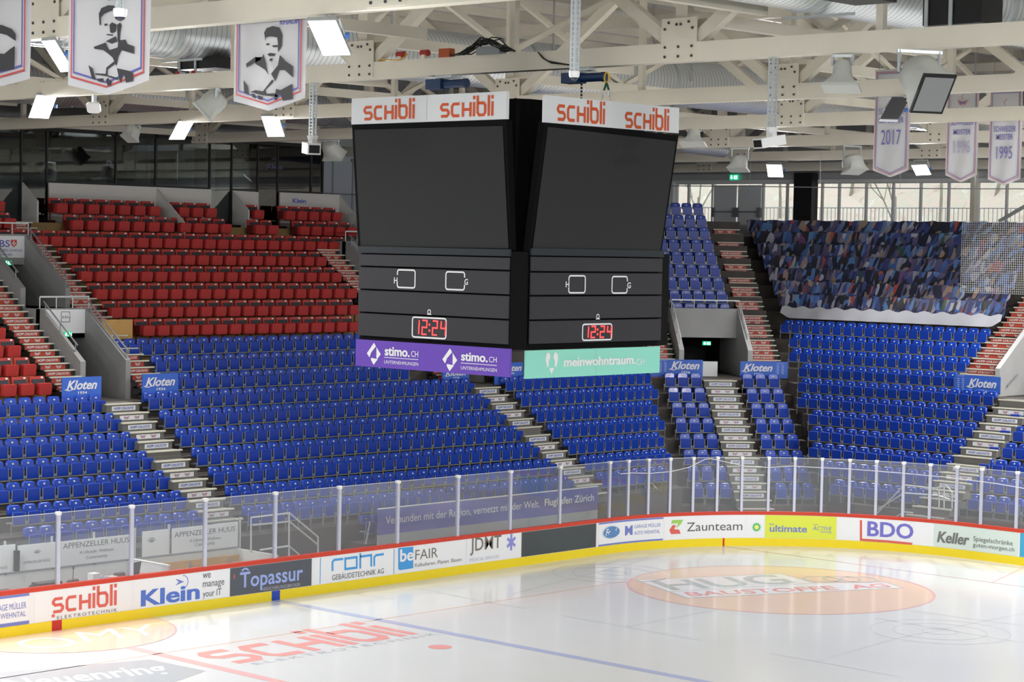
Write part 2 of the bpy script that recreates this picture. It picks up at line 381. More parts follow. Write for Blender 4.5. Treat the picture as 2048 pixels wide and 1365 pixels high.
# --- red logo and grey logo on the ice
b = MB()
A = Vector(Flat.px(476, 1336)); 
class Sk:
    out = .003
    @staticmethod
    def map(a, b_, off=None): return Vector((a, b_, .003 if off is None else off))
x0 = Flat.px(395, 1312)[0]; q1 = Flat.px(835, 1266); q0 = Flat.px(500, 1330)
yb = Flat.px(840, 1268)[1]; yt = Flat.px(720, 1245)[1]
xs0 = Flat.px(470, 1330)[0]; xs1 = Flat.px(836, 1268)[0]
put_schibli(b, Sk, xs0, yb, xs1, yb+2.35, mi=0)
o = b.build('ice_logo_advertisement', I_SCH, label='big red block letter logo painted on the ice behind the blue line', cat='floor advertisement')
b = MB(); put_text(b, Sk, 'ELEKTROTECHNIK', xs0+.35, yb-.42, xs1+.35, yb-.16, space=1.25); b.build('lettering', I_GREY, o)
gq = [(0, 1346), (300, 1320), (412, 1343), (330, 1372), (0, 1420)]
b = MB(); put_poly_px(b, Flat, gq); o = b.build('ice_grey_advertisement', I_GREY, label='grey patch with pale word ending enring on the ice', cat='floor advertisement')
b = MB(); put_quad_text(b, Flat, 'Neuenring', (30, 1385), (352, 1350), (0, 1361), bold=.02, off=.0046); b.build('lettering', I_WHT, o)

# ================================================================== dasher boards
S_STR = RX-RC                       # straight part ends at s = 21.5 (s = 0 at the centre line)
S_ARC = S_STR+RC*pi/2
def board_xy(s, off=0.):            # off is towards the ice
    if s <= S_STR: return Vector((s, RY-off, 0))
    if s <= S_ARC:
        a = pi/2-(s-S_STR)/RC; return Vector((S_STR+(RC-off)*cos(a), RY-RC+(RC-off)*sin(a), 0))
    return Vector((RX-off, RY-RC-(s-S_ARC), 0))
class Board:
    out = .012
    @staticmethod
    def px(x, y):
        d = ray(x, y)
        def ins(t):
            p = CAM+d*t
            if p.x > S_STR and p.y > RY-RC: return hypot(p.x-S_STR, p.y-RY+RC) < RC
            return p.y < RY and p.x < RX
        lo, hi = 20., 120.
        for _ in range(60):
            mid = (lo+hi)/2
            if ins(mid): lo = mid
            else: hi = mid
        p = CAM+d*lo
        if p.x <= S_STR: s = p.x
        elif p.y > RY-RC: s = S_STR+RC*(pi/2-atan2(p.y-RY+RC, p.x-S_STR))
        else: s = S_ARC+(RY-RC-p.y)
        return s, p.z
    @staticmethod
    def map(s, z, off=None):
        p = board_xy(s, .012 if off is None else off); return Vector((p.x, p.y, z))
S0, S1 = -12., S_ARC+14.
def board_strip(mb, s0, s1, z0, z1, o0, o1):
    ss = []; s = s0
    while s < s1-1e-6: ss.append(s); s += .5 if s < S_STR-.5 else .35
    ss.append(s1); vs = []; fs = []
    for s in ss:
        p, q = board_xy(s, o0), board_xy(s, o1)
        vs += [(p.x, p.y, z0), (q.x, q.y, z0), (q.x, q.y, z1), (p.x, p.y, z1)]
    for i in range(len(ss)-1):
        for k in range(4): fs.append((4*i+k, 4*i+(k+1) % 4, 4*i+4+(k+1) % 4, 4*i+4+k))
    fs += [(3, 2, 1, 0), tuple(4*(len(ss)-1)+k for k in range(4))]
    return mb.add(vs, fs)
root = empty('rink_boards', (0, RY, 0), label='white dasher boards with yellow kickplate and red cap around the ice', cat='rink boards')
b = MB(); board_strip(b, S0, S1, .26, 1.06, -.12, 0); b.build('board_panel', M_BOARD, root)
b = MB(); board_strip(b, S0, S1, 0, .265, -.10, .015); b.build('kick_plate', M_YELLOW, root)
b = MB(); board_strip(b, S0, S1, 1.055, 1.165, -.14, .012); b.build('top_rail', M_REDCAP, root)
M_RED2 = mat('red_line_mark', (.55, .02, .015), .35); M_BLU2 = mat('blue_line_mark', (.015, .06, .42), .35)
b = MB(); board_strip(b, -.14, .16, .0, .268, .015, .02); b.build('red_line_mark', M_RED2, root)
b = MB(); board_strip(b, XB-.15, XB+.15, .0, .268, .015, .02); b.build('blue_line_mark', M_BLU2, root)
sg_ = Board.px(1447, 1078)[0]; b = MB(); board_strip(b, sg_-.03, sg_+.03, 0, .268, .015, .02); b.build('goal_line_mark', M_RED2, root)
# seams between board elements
M_SEAM = mat('board_seam', (.45, .47, .5), .6)
for s in [2.4*k+.1 for k in range(-2, 16)]:
    b = MB(); board_strip(b, s, s+.012, .27, 1.05, 0., .003); b.build('board_seam', M_SEAM, root)
# ---- advertisements on the boards
def ad(name_label, xl, xr, m, yl=None, yr=None, z0=.275, z1=1.045, cat='advertising board'):
    """panel between two pixel columns of the boards"""
    sl = Board.px(*xl)[0]; sr = Board.px(*xr)[0]
    b = MB(); put_rect(b, Board, sl, z0, sr, z1, off=.006, n=max(2, int((sr-sl)/.3)))
    return b.build('advertising_board', m, label=name_label, cat=cat, group='advertising boards around the rink'), sl, sr
def letters(parent, items, m, name='lettering', S=Board, off=None):
    for it in items:
        body, bl, tr = it[:3]; kw = it[3] if len(it) > 3 else {}
        b = MB(); put_text_px(b, S, body, bl, tr, off=off, **kw); b.build(name, m, parent)
T_BLUE = mat('print_mid_blue', (.17, .21, .55), .4); T_SKY = mat('print_sky_blue', (.06, .33, .72), .4); T_LBL = mat('print_light_blue', (.33, .42, .78), .4)
T_RED = mat('print_soft_red', (.68, .12, .09), .4); T_DK = mat('print_dark_grey', (.10, .10, .105), .45); T_OLIVE = mat('print_warm_grey', (.19, .17, .145), .45)
A_WHITE = mat('ad_white', (.82, .83, .85), .3); A_DARK = mat('ad_slate', (.085, .095, .115), .3); A_BLK = mat('ad_blackened', (.05, .062, .068), .3, noise=.4, nscale=.7)
A_LIME = mat('ad_lime', (.70, .76, .07), .35); A_MINT = mat('ad_pale_mint', (.64, .74, .68), .35); A_AQUA = mat('ad_aqua', (.05, .37, .60), .35)
p, sl, sr = ad('white and blue car dealer board cut by the left picture edge', (-60, 1230), (58, 1215), A_WHITE)
b = MB(); put_rect(b, Board, sl, .275, sr, .36); put_rect(b, Board, sl, .985, sr, 1.045); b.build('blue_stripe', T_BLUE, p)
letters(p, [('GARAGE MÜLLER', (-23, 1226.4), (52, 1211), {}), ('AUTO WEHNTAL', (-33, 1244), (51, 1233), {})], T_BLUE)
p, sl, sr = ad('white board with red block letters beside the red centre line mark', (68, 1230), (262, 1190), A_WHITE)
b = MB(); a0, b0 = Board.px(103, 1228); b1 = Board.px(103, 1184)[1]; a1 = Board.px(233, 1200)[0]; put_schibli(b, Board, a0, b0, a1, b1); put_rect(b, Board, a0, b0-.10, a0+.09, b0-.025); b.build('logo_lettering', T_RED, p)
letters(p, [('ELEKTROTECHNIK', (113.7, 1239.7), (233.5, 1233), dict(space=1.35))], T_DK)
p, sl, sr = ad('white board with bold blue letters and arrow emblem', (268, 1180), (459, 1160), A_WHITE)
letters(p, [('Klein', (281, 1214.6), (398.6, 1182), dict(bold=.05))], mat('print_strong_blue', (.085, .17, .58), .4))
letters(p, [('we', (405, 1158), (421, 1148), {}), ('manage', (405, 1180), (448, 1166), {}), ('your IT', (405, 1199.5), (442, 1182), {})], T_DK)
b = MB(); put_poly_px(b, Board, [(350, 1158), (368, 1164), (350, 1172), (357, 1165)]); a, z = Board.px(369, 1164); put_ring(b, Board, a-.06, z, .17, .02, n=20, a0=-2.0, a1=1.6); b.build('arrow_emblem', T_BLUE, p)
p, sl, sr = ad('slate grey board with light blue letters above the blue line mark', (460, 1160), (623, 1140), A_DARK)
letters(p, [('Topassur', (479, 1187), (604.7, 1146), dict(bold=.015))], T_LBL)
letters(p, [('VERSICHERUNGSBROKER', (523, 1182.8), (599.7, 1176.3), {})], mat('print_pale_grey', (.45, .46, .48), .4))
b = MB(); a2, z2 = Board.px(490, 1141); put_ring(b, Board, a2, z2-.10, .14, .05, n=14, a0=.6, a1=2.55); b.build('arc_emblem', T_LBL, p)
b = MB(); a, z = Board.px(468, 1154); put_rect(b, Board, a-.02, z-.06, a+.02, z+.06); b.build('red_dash', T_RED, p)
p, sl, sr = ad('white board with thin blue side lines and angular blue word', (625, 1140), (788, 1112), A_WHITE)
b = MB(); s_ = Board.px(640, 1140)[0]; put_rect(b, Board, s_-.012, .29, s_+.012, 1.03); s_ = Board.px(788, 1115)[0]; put_rect(b, Board, s_-.02, .29, s_, 1.03); b.build('side_line', T_SKY, p)
b = MB()
for pts in ([(664.5, 1143), (664.5, 1125), (668, 1120.5), (686, 1118.5)], [(690, 1139), (690, 1118), (713, 1115), (713, 1136)], [(720, 1138), (720, 1107)], [(720, 1114), (742, 1111), (742, 1134)], [(748, 1133), (748, 1115), (752, 1111), (767, 1109)]):
    put_line(b, Board, [Board.px(*q) for q in pts], .068, closed=len(pts) == 4 and pts[0][0] == 690)
b.build('logo_lettering', T_SKY, p)
letters(p, [('GEBÄUDETECHNIK AG', (663.5, 1161.5), (767, 1148.5), {})], T_DK)
p, sl, sr = ad('white board with blue square letter logo and grey word', (790, 1115), (932, 1095), A_WHITE)
b = MB(); put_poly_px(b, Board, [(796, 1097), (826, 1094), (826, 1137), (800, 1141), (796, 1139)]); b.build('logo_square', T_SKY, p)
letters(p, [('be', (799, 1125), (826, 1100), dict(bold=.03))], A_WHITE, off=.018)
letters(p, [('FAIR', (830, 1120.7), (875, 1101), {}), ('Kalkulieren. Planen. Bauen.', (829.6, 1135), (924, 1127.5), {})], T_OLIVE)
p, sl, sr = ad('white board with tall grey capitals and violet star', (933, 1095), (1042, 1085), A_WHITE)
letters(p, [('JDMT', (939.6, 1112.4), (1001.7, 1078), dict(bold=.01))], T_OLIVE); letters(p, [('MEDICAL SERVICES', (939, 1124.5), (997.5, 1118), dict(space=1.15))], mat('print_faint_blue', (.45, .5, .66), .4))
b = MB(); a, z = Board.px(1022, 1085)
for k in range(3): put_line(b, Board, [(a+.21*cos(pi/2+k*pi/3), z+.26*sin(pi/2+k*pi/3)), (a-.21*cos(pi/2+k*pi/3), z-.26*sin(pi/2+k*pi/3))], .09, off=.012+.001*k)
b.build('star_emblem', mat('print_violet', (.26, .27, .68), .4), p)
p, sl, sr = ad('blackened blank board where the rink starts to curve', (1043, 1085), (1192, 1070), A_BLK)
p, sl, sr = ad('white car dealer board with blue oval emblem on the curve', (1197, 1070), (1326, 1060), A_WHITE)
n_ = 10
b = MB(); put_rect(b, Board, sl, .275, sr, .33, n=n_); put_rect(b, Board, sl, .99, sr, 1.045, n=n_); b.build('blue_stripe', T_BLUE, p)
b = MB(); a, z = Board.px(1222, 1065); put_disc(b, Board, a, z, .43, .22, n=24); b.build('oval_emblem', mat('print_ford_blue', (.10, .24, .5), .4), p)
b = MB(); put_ring(b, Board, a, z, .41, .02, ry=.205, n=24, off=.016); put_text(b, Board, 'Ford', a-.28, z-.11, a+.26, z+.12, shear=.25, bold=.015, off=.016); b.build('lettering', A_WHITE, p)
letters(p, [('M', (1249.5, 1071.8), (1264.5, 1052.6), dict(bold=.05)), ('GARAGE MÜLLER', (1268, 1057.6), (1321, 1049), {}), ('AUTO WEHNTAL', (1268, 1070.6), (1319.6, 1063.6), {})], T_BLUE)
p, sl, sr = ad('white board with folded green and red letter emblem, thin grey word', (1328, 1060), (1490, 1055), A_WHITE)
b = MB(); put_poly_px(b, Board, [(1344, 1041), (1366, 1040), (1362, 1048), (1352, 1058), (1356, 1047), (1342, 1048)]); b.build('green_fold', mat('print_leaf_green', (.33, .60, .12), .4), p)
b = MB(); put_poly_px(b, Board, [(1338, 1061), (1345, 1051), (1352, 1051), (1348, 1059), (1358, 1060), (1361, 1068), (1342, 1069)]); b.build('red_fold', T_RED, p)
letters(p, [('Zaunteam', (1373.4, 1063.6), (1484.4, 1046), {})], T_DK)
p, sl, sr = ad('white board part with small green sunburst beside lime board', (1492, 1055), (1528, 1055), A_WHITE)
b = MB(); a, z = Board.px(1513, 1055)
for k in range(12):
    t = k*pi/6; put_poly(b, Board, [(a+.10*cos(t-.2), z+.10*sin(t-.2)), (a+.19*cos(t), z+.19*sin(t)), (a+.10*cos(t+.2), z+.10*sin(t+.2))])
put_ring(b, Board, a, z, .10, .06, n=16); b.build('sunburst_emblem', mat('print_green', (.05, .5, .16), .4), p)
b = MB(); put_disc(b, Board, a, z, .08, n=12, off=.016); b.build('sunburst_core', mat('print_lemon', (.85, .8, .2), .4), p)
p, sl, sr = ad('lime yellow board with violet lettering behind the goal line', (1530, 1055), (1673, 1058), A_LIME)
letters(p, [('ultimate', (1539, 1064.3), (1614, 1050.5), dict(bold=.02)), ('bp', (1539, 1051.8), (1548, 1046.8), {}), ('ACTIVE', (1625, 1060.6), (1663.8, 1053), dict(shear=.25)), ('with', (1626.7, 1051), (1635.7, 1048), {}), ('technology', (1640.7, 1066.8), (1663, 1062), {})], T_BLUE)
p, sl, sr = ad('white board with large violet capitals and red corner line', (1675, 1058), (1867, 1075), A_WHITE)
letters(p, [('BDO', (1734.4, 1073), (1827, 1042.5), dict(bold=.03))], mat('print_indigo', (.17, .16, .56), .4))
b = MB(); put_line(b, Board, [Board.px(1722, 1041), Board.px(1722, 1080), Board.px(1775, 1083.5), Board.px(1825, 1088.6)], .075); b.build('red_corner_line', T_RED, p)
p, sl, sr = ad('pale mint board with bold slanted grey word at right', (1868, 1075), (2037, 1090), A_MINT)
letters(p, [('Keller', (1874, 1085), (1939.3, 1062.6), dict(bold=.045, shear=.2))], mat('print_mid_grey', (.17, .175, .175), .4)); letters(p, [('Spiegelschränke', (1946.8, 1085.4), (2025.7, 1073), {}), ('guten-morgen.ch', (1946, 1096.4), (2029, 1085.6), {})], T_DK)
p, sl, sr = ad('aqua blue board cut by the right picture edge', (2040, 1090), (2110, 1100), A_AQUA)

# ================================================================== glass on the boards
posts = [board_xy(s).xy for s in ()]
post_px = [(118, 1165), (265, 1142), (412, 1122), (552, 1112), (680, 1095), (797, 1080), (917, 1068), (1022, 1060), (1121, 1050), (1220, 1038), (1257, 1032), (1297, 1030), (1340, 1028), (1386, 1025), (1434, 1024), (1483, 1025), (1536, 1026), (1588, 1027), (1642, 1030), (1697, 1034), (1750, 1040), (1804, 1045), (1857, 1048), (1910, 1053), (1959, 1060), (2030, 1070)]
post_s = sorted([-2.3]+[Board.px(x, y)[0] for x, y in post_px])
post_s.append(post_s[-1]+1.2)
GH = 1.83; GZ = 1.165
for i, s in enumerate(post_s):
    p0 = board_xy(s, -.06)
    d = (board_xy(s+.01, -.06)-board_xy(s-.01, -.06)).normalized(); n = Vector((-d.y, d.x, 0))
    lab = 'slim pale glass post, %s from the left along the boards' % ORD[i+1]
    b = MB(); w = .045
    b.hexa([p0+d*a*w+n*c*w+Vector((0, 0, z)) for z in (GZ, GZ+GH) for a, c in ((-1, -1), (1, -1), (1, 1), (-1, 1))])
    o = b.build('glass_post', M_ALU, label=lab, cat='post', group='posts between the rink glass panes')
    b = MB(); w = .06
    b.hexa([p0+d*a*w+n*c*w+Vector((0, 0, z)) for z in (GZ+GH-.06, GZ+GH+.025) for a, c in ((-1, -1), (1, -1), (1, 1), (-1, 1))]); b.build('post_cap', M_CAPW, o)
    if i < len(post_s)-1:
        b = MB(); s2 = post_s[i+1]; k = 1 if s2 < S_STR else max(1, int((s2-s)/.5))
        for j in range(k):
            q0 = board_xy(s+.04+(s2-s-.08)*j/k, -.06); q1 = board_xy(s+.04+(s2-s-.08)*(j+1)/k, -.06)
            b.add([q0+Vector((0, 0, GZ)), q1+Vector((0, 0, GZ)), q1+Vector((0, 0, GZ+GH)), q0+Vector((0, 0, GZ+GH))], [(0, 1, 2, 3)])
        o = b.build('protective_glass', M_GLASS, label='clear rink glass pane right of the %s glass post from the left' % ORD[i+1], cat='glass pane', group='glass panes on the boards')
        b = MB(); q0 = board_xy(s+.04, -.06); q1 = board_xy(s2-.04, -.06); b.bar(q0+Vector((0, 0, GZ+GH)), q1+Vector((0, 0, GZ+GH)), .014, .016); b.build('pane_edge', M_RAIL, o)
# ================================================================== stands: frames (u to the right seen from the ice, v outwards)
AN = radians(49.4)
class Frame:
    def __init__(s, t, n): s.t = Vector((t[0], t[1], 0)); s.n = Vector((n[0], n[1], 0)); s.rz = atan2(t[1], t[0])
    def __call__(s, u, v, z): return s.t*u+s.n*v+Vector((0, 0, z))
    def on(s, px, py, v):           # pixel onto the vertical plane v
        d = ray(px, py); k = (v-CAM.dot(s.n))/d.dot(s.n); p = CAM+d*k; return p.dot(s.t), p.z
FS = Frame((1, 0), (0, 1)); FE = Frame((0, -1), (1, 0)); FC = Frame((sin(AN), -cos(AN)), (cos(AN), sin(AN)))
D_S, H_S = .8085, .507
D_E, H_E = .8368, .5247
def vS(k): return 22.866-D_S*k
def zS(k): return 5.15-.67-H_S*k if k > -4 else 6.50+.565*(-4-k)        # tread heights
def zSl(k): return zS(k) if k >= 0 else 4.95+.522*(-1-k) if k > -4 else 6.50+.565*(-4-k)
VC0, ZC0 = 39.2, 5.03
def vC(k): return VC0-D_E*k
def zC(k): return ZC0-.67-H_E*k
VU0, ZU0, DU, HU = 43.95, 8.19, .772, .528
XE0, ZE0 = 36.7, 4.977
def vE(k): return XE0-D_E*k
def zE(k): return ZE0-.67-H_E*k
def terrace(name, F, u0, u1, rows, vback, zb, m=M_CONC_D):
    """rows: (front v, tread z) from the lowest up; one stepped solid"""
    prof = [(rows[0][0], zb)]
    for i, (v, z) in enumerate(rows):
        prof.append((v, z)); prof.append((rows[i+1][0] if i < len(rows)-1 else vback, z))
    prof.append((vback, zb))
    b = MB(); b.prism([F(u0, v, z) for v, z in prof], F(u1, 0, 0)-F(u0, 0, 0)); return b.build(name, m, kind='structure')
def rS(ks, zf=zS): return [(vS(k)-.5, zf(k)) for k in ks]
K = lambda a, b: list(range(a, b-1, -1))
terrace('floor_terrace_left_block', FS, -6, 6.05, rS(K(6, 0)), 23.2, -.1)
terrace('floor_terrace_left_upper', FS, -6, 6.05, rS(K(-1, -11), zSl), 33, -.1, M_OCHRE)
for sh in (0, 15.95):
    for (a, c) in ((6.05, 7.17), (9.07, 10.3)):
        terrace('floor_terrace_beside_exit', FS, a+sh, c+sh, rS(K(6, -11)), 33, -.1)
    terrace('floor_terrace_below_exit', FS, 7.17+sh, 9.07+sh, rS(K(6, 0)), 23.2, -.1)
    b = MB(); b.box(7.17+sh, 9.07+sh, 23.15, 33, 4.6, 4.985); b.box(7.02+sh, 8.18+sh, 22.47, 23.2, 4.6, 4.90); b.build('floor_exit_landing', M_CONC_D, kind='structure')
    b = MB(); b.box(7.17+sh, 9.07+sh, 26.15, 33, 6.8, 7.15); b.build('floor_upper_landing', M_CONC, kind='structure')
    terrace('floor_terrace_above_exit', FS, 7.17+sh, 9.07+sh, rS(K(-9, -11)), 33, 9.05)
    b = MB(); b.box(7.17+sh, 9.07+sh, 32.6, 33, 4.9, 9.1); b.build('wall_passage_end', M_DARK, kind='structure')
terrace('floor_terrace_long_block', FS, 10.3, 22.0, rS(K(6, -3)), 26.0, -.1)
terrace('floor_terrace_front_step', FS, 12.3, 22.9, rS([7]), 17.6, -.1)
terrace('floor_terrace_red_block', FS, 10.3, 22.0, rS(K(-4, -11)), 33, 5.5, M_OCHRE)
UL, UR = 10.30, 15.92
def clip(poly, keep):               # convex polygon clipped by keep(p) >= 0
    out = []
    for a, c in zip(poly, poly[1:]+poly[:1]):
        ka, kc = keep(a), keep(c)
        if ka >= 0: out.append(a)
        if (ka >= 0) != (kc >= 0): out.append(a.lerp(c, ka/(ka-kc)))
    return out
def terrace_cut(name, F, u0, u1, rows, vback, zb, keep, m=M_CONC_D):
    for v, z in rows:
        q = clip([F(u0, v, zb), F(u1, v, zb), F(u1, vback, zb), F(u0, vback, zb)], keep)
        if len(q) > 2: b = MB(); b.prism(q, (0, 0, z-zb)); b.build(name, m, kind='structure')
terrace_cut('floor_terrace_corner_side', FS, 26.25, 48, rS(K(6, -11)), 33, -.1, lambda p: UL-p.dot(FC.t))
# corner
rC = [(vC(k)-.5, zC(k)) for k in K(7, -4)]+[(VU0+DU*j-.5, ZU0-.67+HU*j) for j in range(-1, 8)]
rCu = [(v, z) for v, z in rC]
terrace('floor_terrace_corner', FC, UL, 11.6, rC, 52, -.1)
terrace('floor_terrace_corner', FC, 14.69, UR, rC, 52, -.1)
terrace('floor_terrace_corner', FC, 11.6, 14.69, rC[:8], VC0+.35, -.1)
b = MB(); b.box(11.6, 14.69, VC0+.30, 50, 4.5, 4.88, F=FC); b.box(12.44, 13.64, VC0-.40, VC0+.35, 4.5, 4.80, F=FC); b.build('floor_exit_landing', M_CONC_D, kind='structure')
terrace('floor_terrace_corner', FC, 11.6, 14.69, [r for r in rC if r[0] > 42.5], 52, 6.6)
b = MB(); b.box(11.6, 14.69, 49.5, 50, 4.8, 8, F=FC); b.build('wall_passage_end', M_DARK, kind='structure')
# end
rE = [(vE(k)-.5, zE(k)) for k in K(6, -12)]
terrace_cut('floor_terrace_end', FE, -44, -10.4, rE, 49.3, -.1, lambda p: p.dot(FC.t)-UR)
terrace('floor_terrace_end', FE, -10.4, -6.8, rE[:7], vE(0)+.3, -.1)
b = MB(); b.box(-10.4, -6.8, vE(0)+.25, 47, 4.4, 4.83, F=FE); b.box(-9.28, -7.92, vE(0)-.40, vE(0)+.3, 4.4, 4.75, F=FE); b.build('floor_exit_landing', M_CONC_D, kind='structure')
terrace('floor_terrace_end', FE, -6.8, 12, rE, 49.3, -.1)

# ================================================================== seats
def rrect(w, h, r, n=4):
    pts = []
    for cx, cz, a0 in ((w/2-r, h-r, 0), (-w/2+r, h-r, pi/2), (-w/2+r, r, pi), (w/2-r, r, 3*pi/2)):
        for i in range(n+1):
            a = a0+pi/2*i/n; pts.append((cx+r*cos(a), cz+r*sin(a)))
    return pts
def slab(mb, out, y0, t, z0, lean=0., curve=0., chamfer=.82, mi=0):
    """rounded plate: outline (x,z) pushed from y0 (back) to y0-t (front, chamfered)"""
    zc = sum(p[1] for p in out)/len(out); n = len(out); vs = []
    rings = ((y0, 1.), (y0-t*.55, 1.), (y0-t, chamfer))
    for y, s in rings:
        for x, z in out: vs.append((x*s, y+lean*z+curve*x*x*(-1), z0+zc+(z-zc)*(s if s == 1 else s+(1-s)*.25)))
    fs = [tuple(range(n))]
    for r in range(2):
        for i in range(n): fs.append((r*n+i, (r+1)*n+i, (r+1)*n+(i+1) % n, r*n+(i+1) % n))
    fs.append(tuple(reversed(range(2*n, 3*n)))); mb.add(vs, fs, mi)
def seat_blue():
    P = {}
    b = MB(); slab(b, rrect(.43, .30, .10), .075, .07, .485, lean=.10, curve=.35, chamfer=.84); P['backrest'] = (b, M_BLUE)
    b = MB(); slab(b, rrect(.395, .345, .035), -.15, .06, .270, lean=-.05, chamfer=.93); P['seat_pan'] = (b, M_BLUEPAN)
    b = MB()
    for s in (-1, 1):
        b.box(s*.203-.008, s*.203+.008, -.222, -.198, .235, .60)
        b.box(s*.232-.010, s*.232+.010, -.20, .05, .30, .335)
        b.box(s*.226-.018, s*.226+.018, -.235, -.185, .29, .36)
        b.box(s*.235-.010, s*.235+.010, -.20, -.18, .0, .29)
    b.box(-.210, .210, -.215, -.17, .242, .268); b.box(-.245, .245, .0, .03, .28, .33); P['frame'] = (b, M_GREYM)
    b = MB(); b.prism([(.032*cos(2*pi*i/8), .006, .69+.026*sin(2*pi*i/8)) for i in range(8)], (0, .03, 0)); P['number_plate'] = (b, M_WHITE)
    return P
def seat_red():
    P = {}
    b = MB(); slab(b, rrect(.54, .46, .03), .10, .06, .40, lean=.20, chamfer=.97); P['backrest'] = (b, M_RED)
    yb_ = lambda z: .10+.20*(z-.40)-.06
    b = MB(); b.hexa([(x, y, z) for z, y in ((.58, yb_(.58)), (.775, yb_(.775))) for x, y in ((-.20, y-.02), (.22, y-.02), (.22, y+.03), (-.20, y+.03))]); P['back_pad'] = (b, M_PAD)
    b = MB(); slab(b, rrect(.49, .36, .05), -.15, .16, .32, lean=-.10, chamfer=.90); P['seat_pan'] = (b, M_REDPAN)
    for s in (-1, 1):
        b = MB(); b.box(s*.275-.013, s*.275+.013, -.20, .14, .36, .66); b.box(s*.275-.011, s*.275+.011, -.02, .03, 0, .36)
        P['side_frame' if s < 0 else 'side_frame.001'] = (b, mat('dark_red_frame', (.16, .012, .010), .5))
    b = MB(); b.hexa([(x, y, z) for z, y in ((.795, yb_(.795)), (.845, yb_(.845))) for x, y in ((.13, y-.012), (.20, y-.012), (.20, y+.02), (.13, y+.02))]); P['number_plate'] = (b, M_WHITE)
    return P
PB, PR = seat_blue(), seat_red()
def proto(name, parts):
    r = empty(name, (0, 0, 0))
    for k, (b, m) in parts.items(): b.build(k.split('.')[0], m, r, smooth=k in ('backrest', 'seat_pan'))
    return r
seats = []          # (kind, frame, u, v, z, label, group)
def row(kind, F, u0, n, p, v, z, lab, grp, dz=0):
    for i in range(n): seats.append([kind, F, u0+p*i, v, z, lab % ORD[i+1], grp])
def row_span(kind, F, ua, ub, p, v, z, lab, grp):
    n = int(round((ub-ua)/p))+1; row(kind, F, ua, n, (ub-ua)/max(1, n-1), v, z, lab, grp)
RN = lambda i: ORD[i]
G = 'blue folding seats of the %s'
for k in range(0, 7):
    n = 12; row('b', FS, 6.93-.02*k-.5*(n-1), n, .5, vS(k), zS(k), 'blue folding seat, %s from left, '+RN(k+1)+' blue row from top, block left of stairs', G % 'left block')
for k in range(0, 7):
    row('b', FS, 8.95-.015*k, 29, .4985, vS(k), zS(k), 'blue folding seat, %s from left, '+RN(k+4)+' blue row from top, long centre block', G % 'long centre block')
row('b', FS, 12.81, 20, .4985, vS(7), zS(7), 'blue folding seat, %s from left in the front row behind the airport banner', G % 'long centre block')
row('b', FS, 10.46, 21, .4985, vS(-1), zS(-1), 'blue folding seat, %s from left, third blue row from top, long centre block', G % 'long centre block')
row('b', FS, 10.47, 22, .4985, vS(-2), zS(-2), 'blue folding seat, %s from left, second blue row from top, long centre block', G % 'long centre block')
row('b', FS, 9.52, 24, .4985, vS(-3), zS(-3), 'blue folding seat, %s from left, top blue row, long centre block', G % 'long centre block')
for k, e in enumerate((32.77, 32.24, 31.21, 30.67, 29.64, 29.08, 28.04)):
    row_span('b', FS, 24.95-.045*k, e, .5, vS(k), zS(k), 'blue folding seat, %s from left, '+RN(k+1)+' row from top, block before the corner', G % 'block before the corner')
for k in range(0, 8):
    row('b', FC, 11.13, 3, .5175, vC(k), zC(k), 'blue folding seat, %s from left, '+RN(k+1)+' row from top, corner left of stairs', G % 'corner block left of stairs')
    row('b', FC, 14.23, 3, .5175, vC(k), zC(k), 'blue folding seat, %s from left, '+RN(k+1)+' row from top, corner right of stairs', G % 'corner block right of stairs')
for j in range(-1, 8):
    a = {-1: 12.15, 0: 12.15}.get(j, 11.17); n = int(round((14.12-a)/.492))+1
    if j == -1: n = 5
    row('b', FC, a-(0 if j < 2 else .0), n, .492, VU0+DU*j, ZU0-.67+HU*j, 'blue folding seat, %s from left, '+RN(j+2)+' row above the corner exit railing', G % 'upper corner block')
r8 = lambda x, y: (1848+x/3.25, 640+y/3.25); r7 = lambda x, y: (1560+x/6.827, 640+y/6.827); tl_ = lambda x, y: (1536+x/3.992, 684+y/3.992)
EROW = {-4: (r7(110, 65), r8(395, 100)), -3: (r7(230, 240), r8(330, 185)), -2: (r7(225, 430), r8(260, 275)), -1: (r7(360, 630), r8(185, 370)), 0: (r7(350, 825), r8(437, 485)), 1: (r7(345, 1015), r8(370, 577)), 2: (r7(500, 1230), r8(305, 668)), 3: (tl_(390, 665), r8(235, 762)), 4: (tl_(390, 785), r8(165, 860)), 5: (tl_(475, 920), tl_(1350, 1015)), 6: (tl_(565, 1045), tl_(1240, 1130))}
for k, (p, q) in EROW.items():
    row_span('b', FE, FE.on(*p, vE(k))[0], FE.on(*q, vE(k))[0], .517, vE(k), zE(k), 'blue folding seat, %s from left, '+RN(k+5)+' row below the printed sheet', G % 'end block')
for k, q in enumerate(((610, 710), (545, 805), (475, 905), (410, 1000), (330, 1100), (340, 1213))):
    kk = k+1
    row('b', FE, FE.on(*r8(*q), vE(kk))[0], 3+k, .517, vE(kk), zE(kk), 'blue folding seat, %s from left, '+RN(k+1)+' row in block at right picture edge', G % 'right edge block')
GR = 'red upholstered seats of the %s'
for k in (-1, -2, -3, -4):
    n = {-1: 6, -2: 5, -3: 4, -4: 2}[k]
    row('r', FS, 5.46-.62*(n-1), n, .62, vS(k), zSl(k), 'red padded seat, %s from left, '+RN(-k)+' red row from bottom, left block', GR % 'left block')
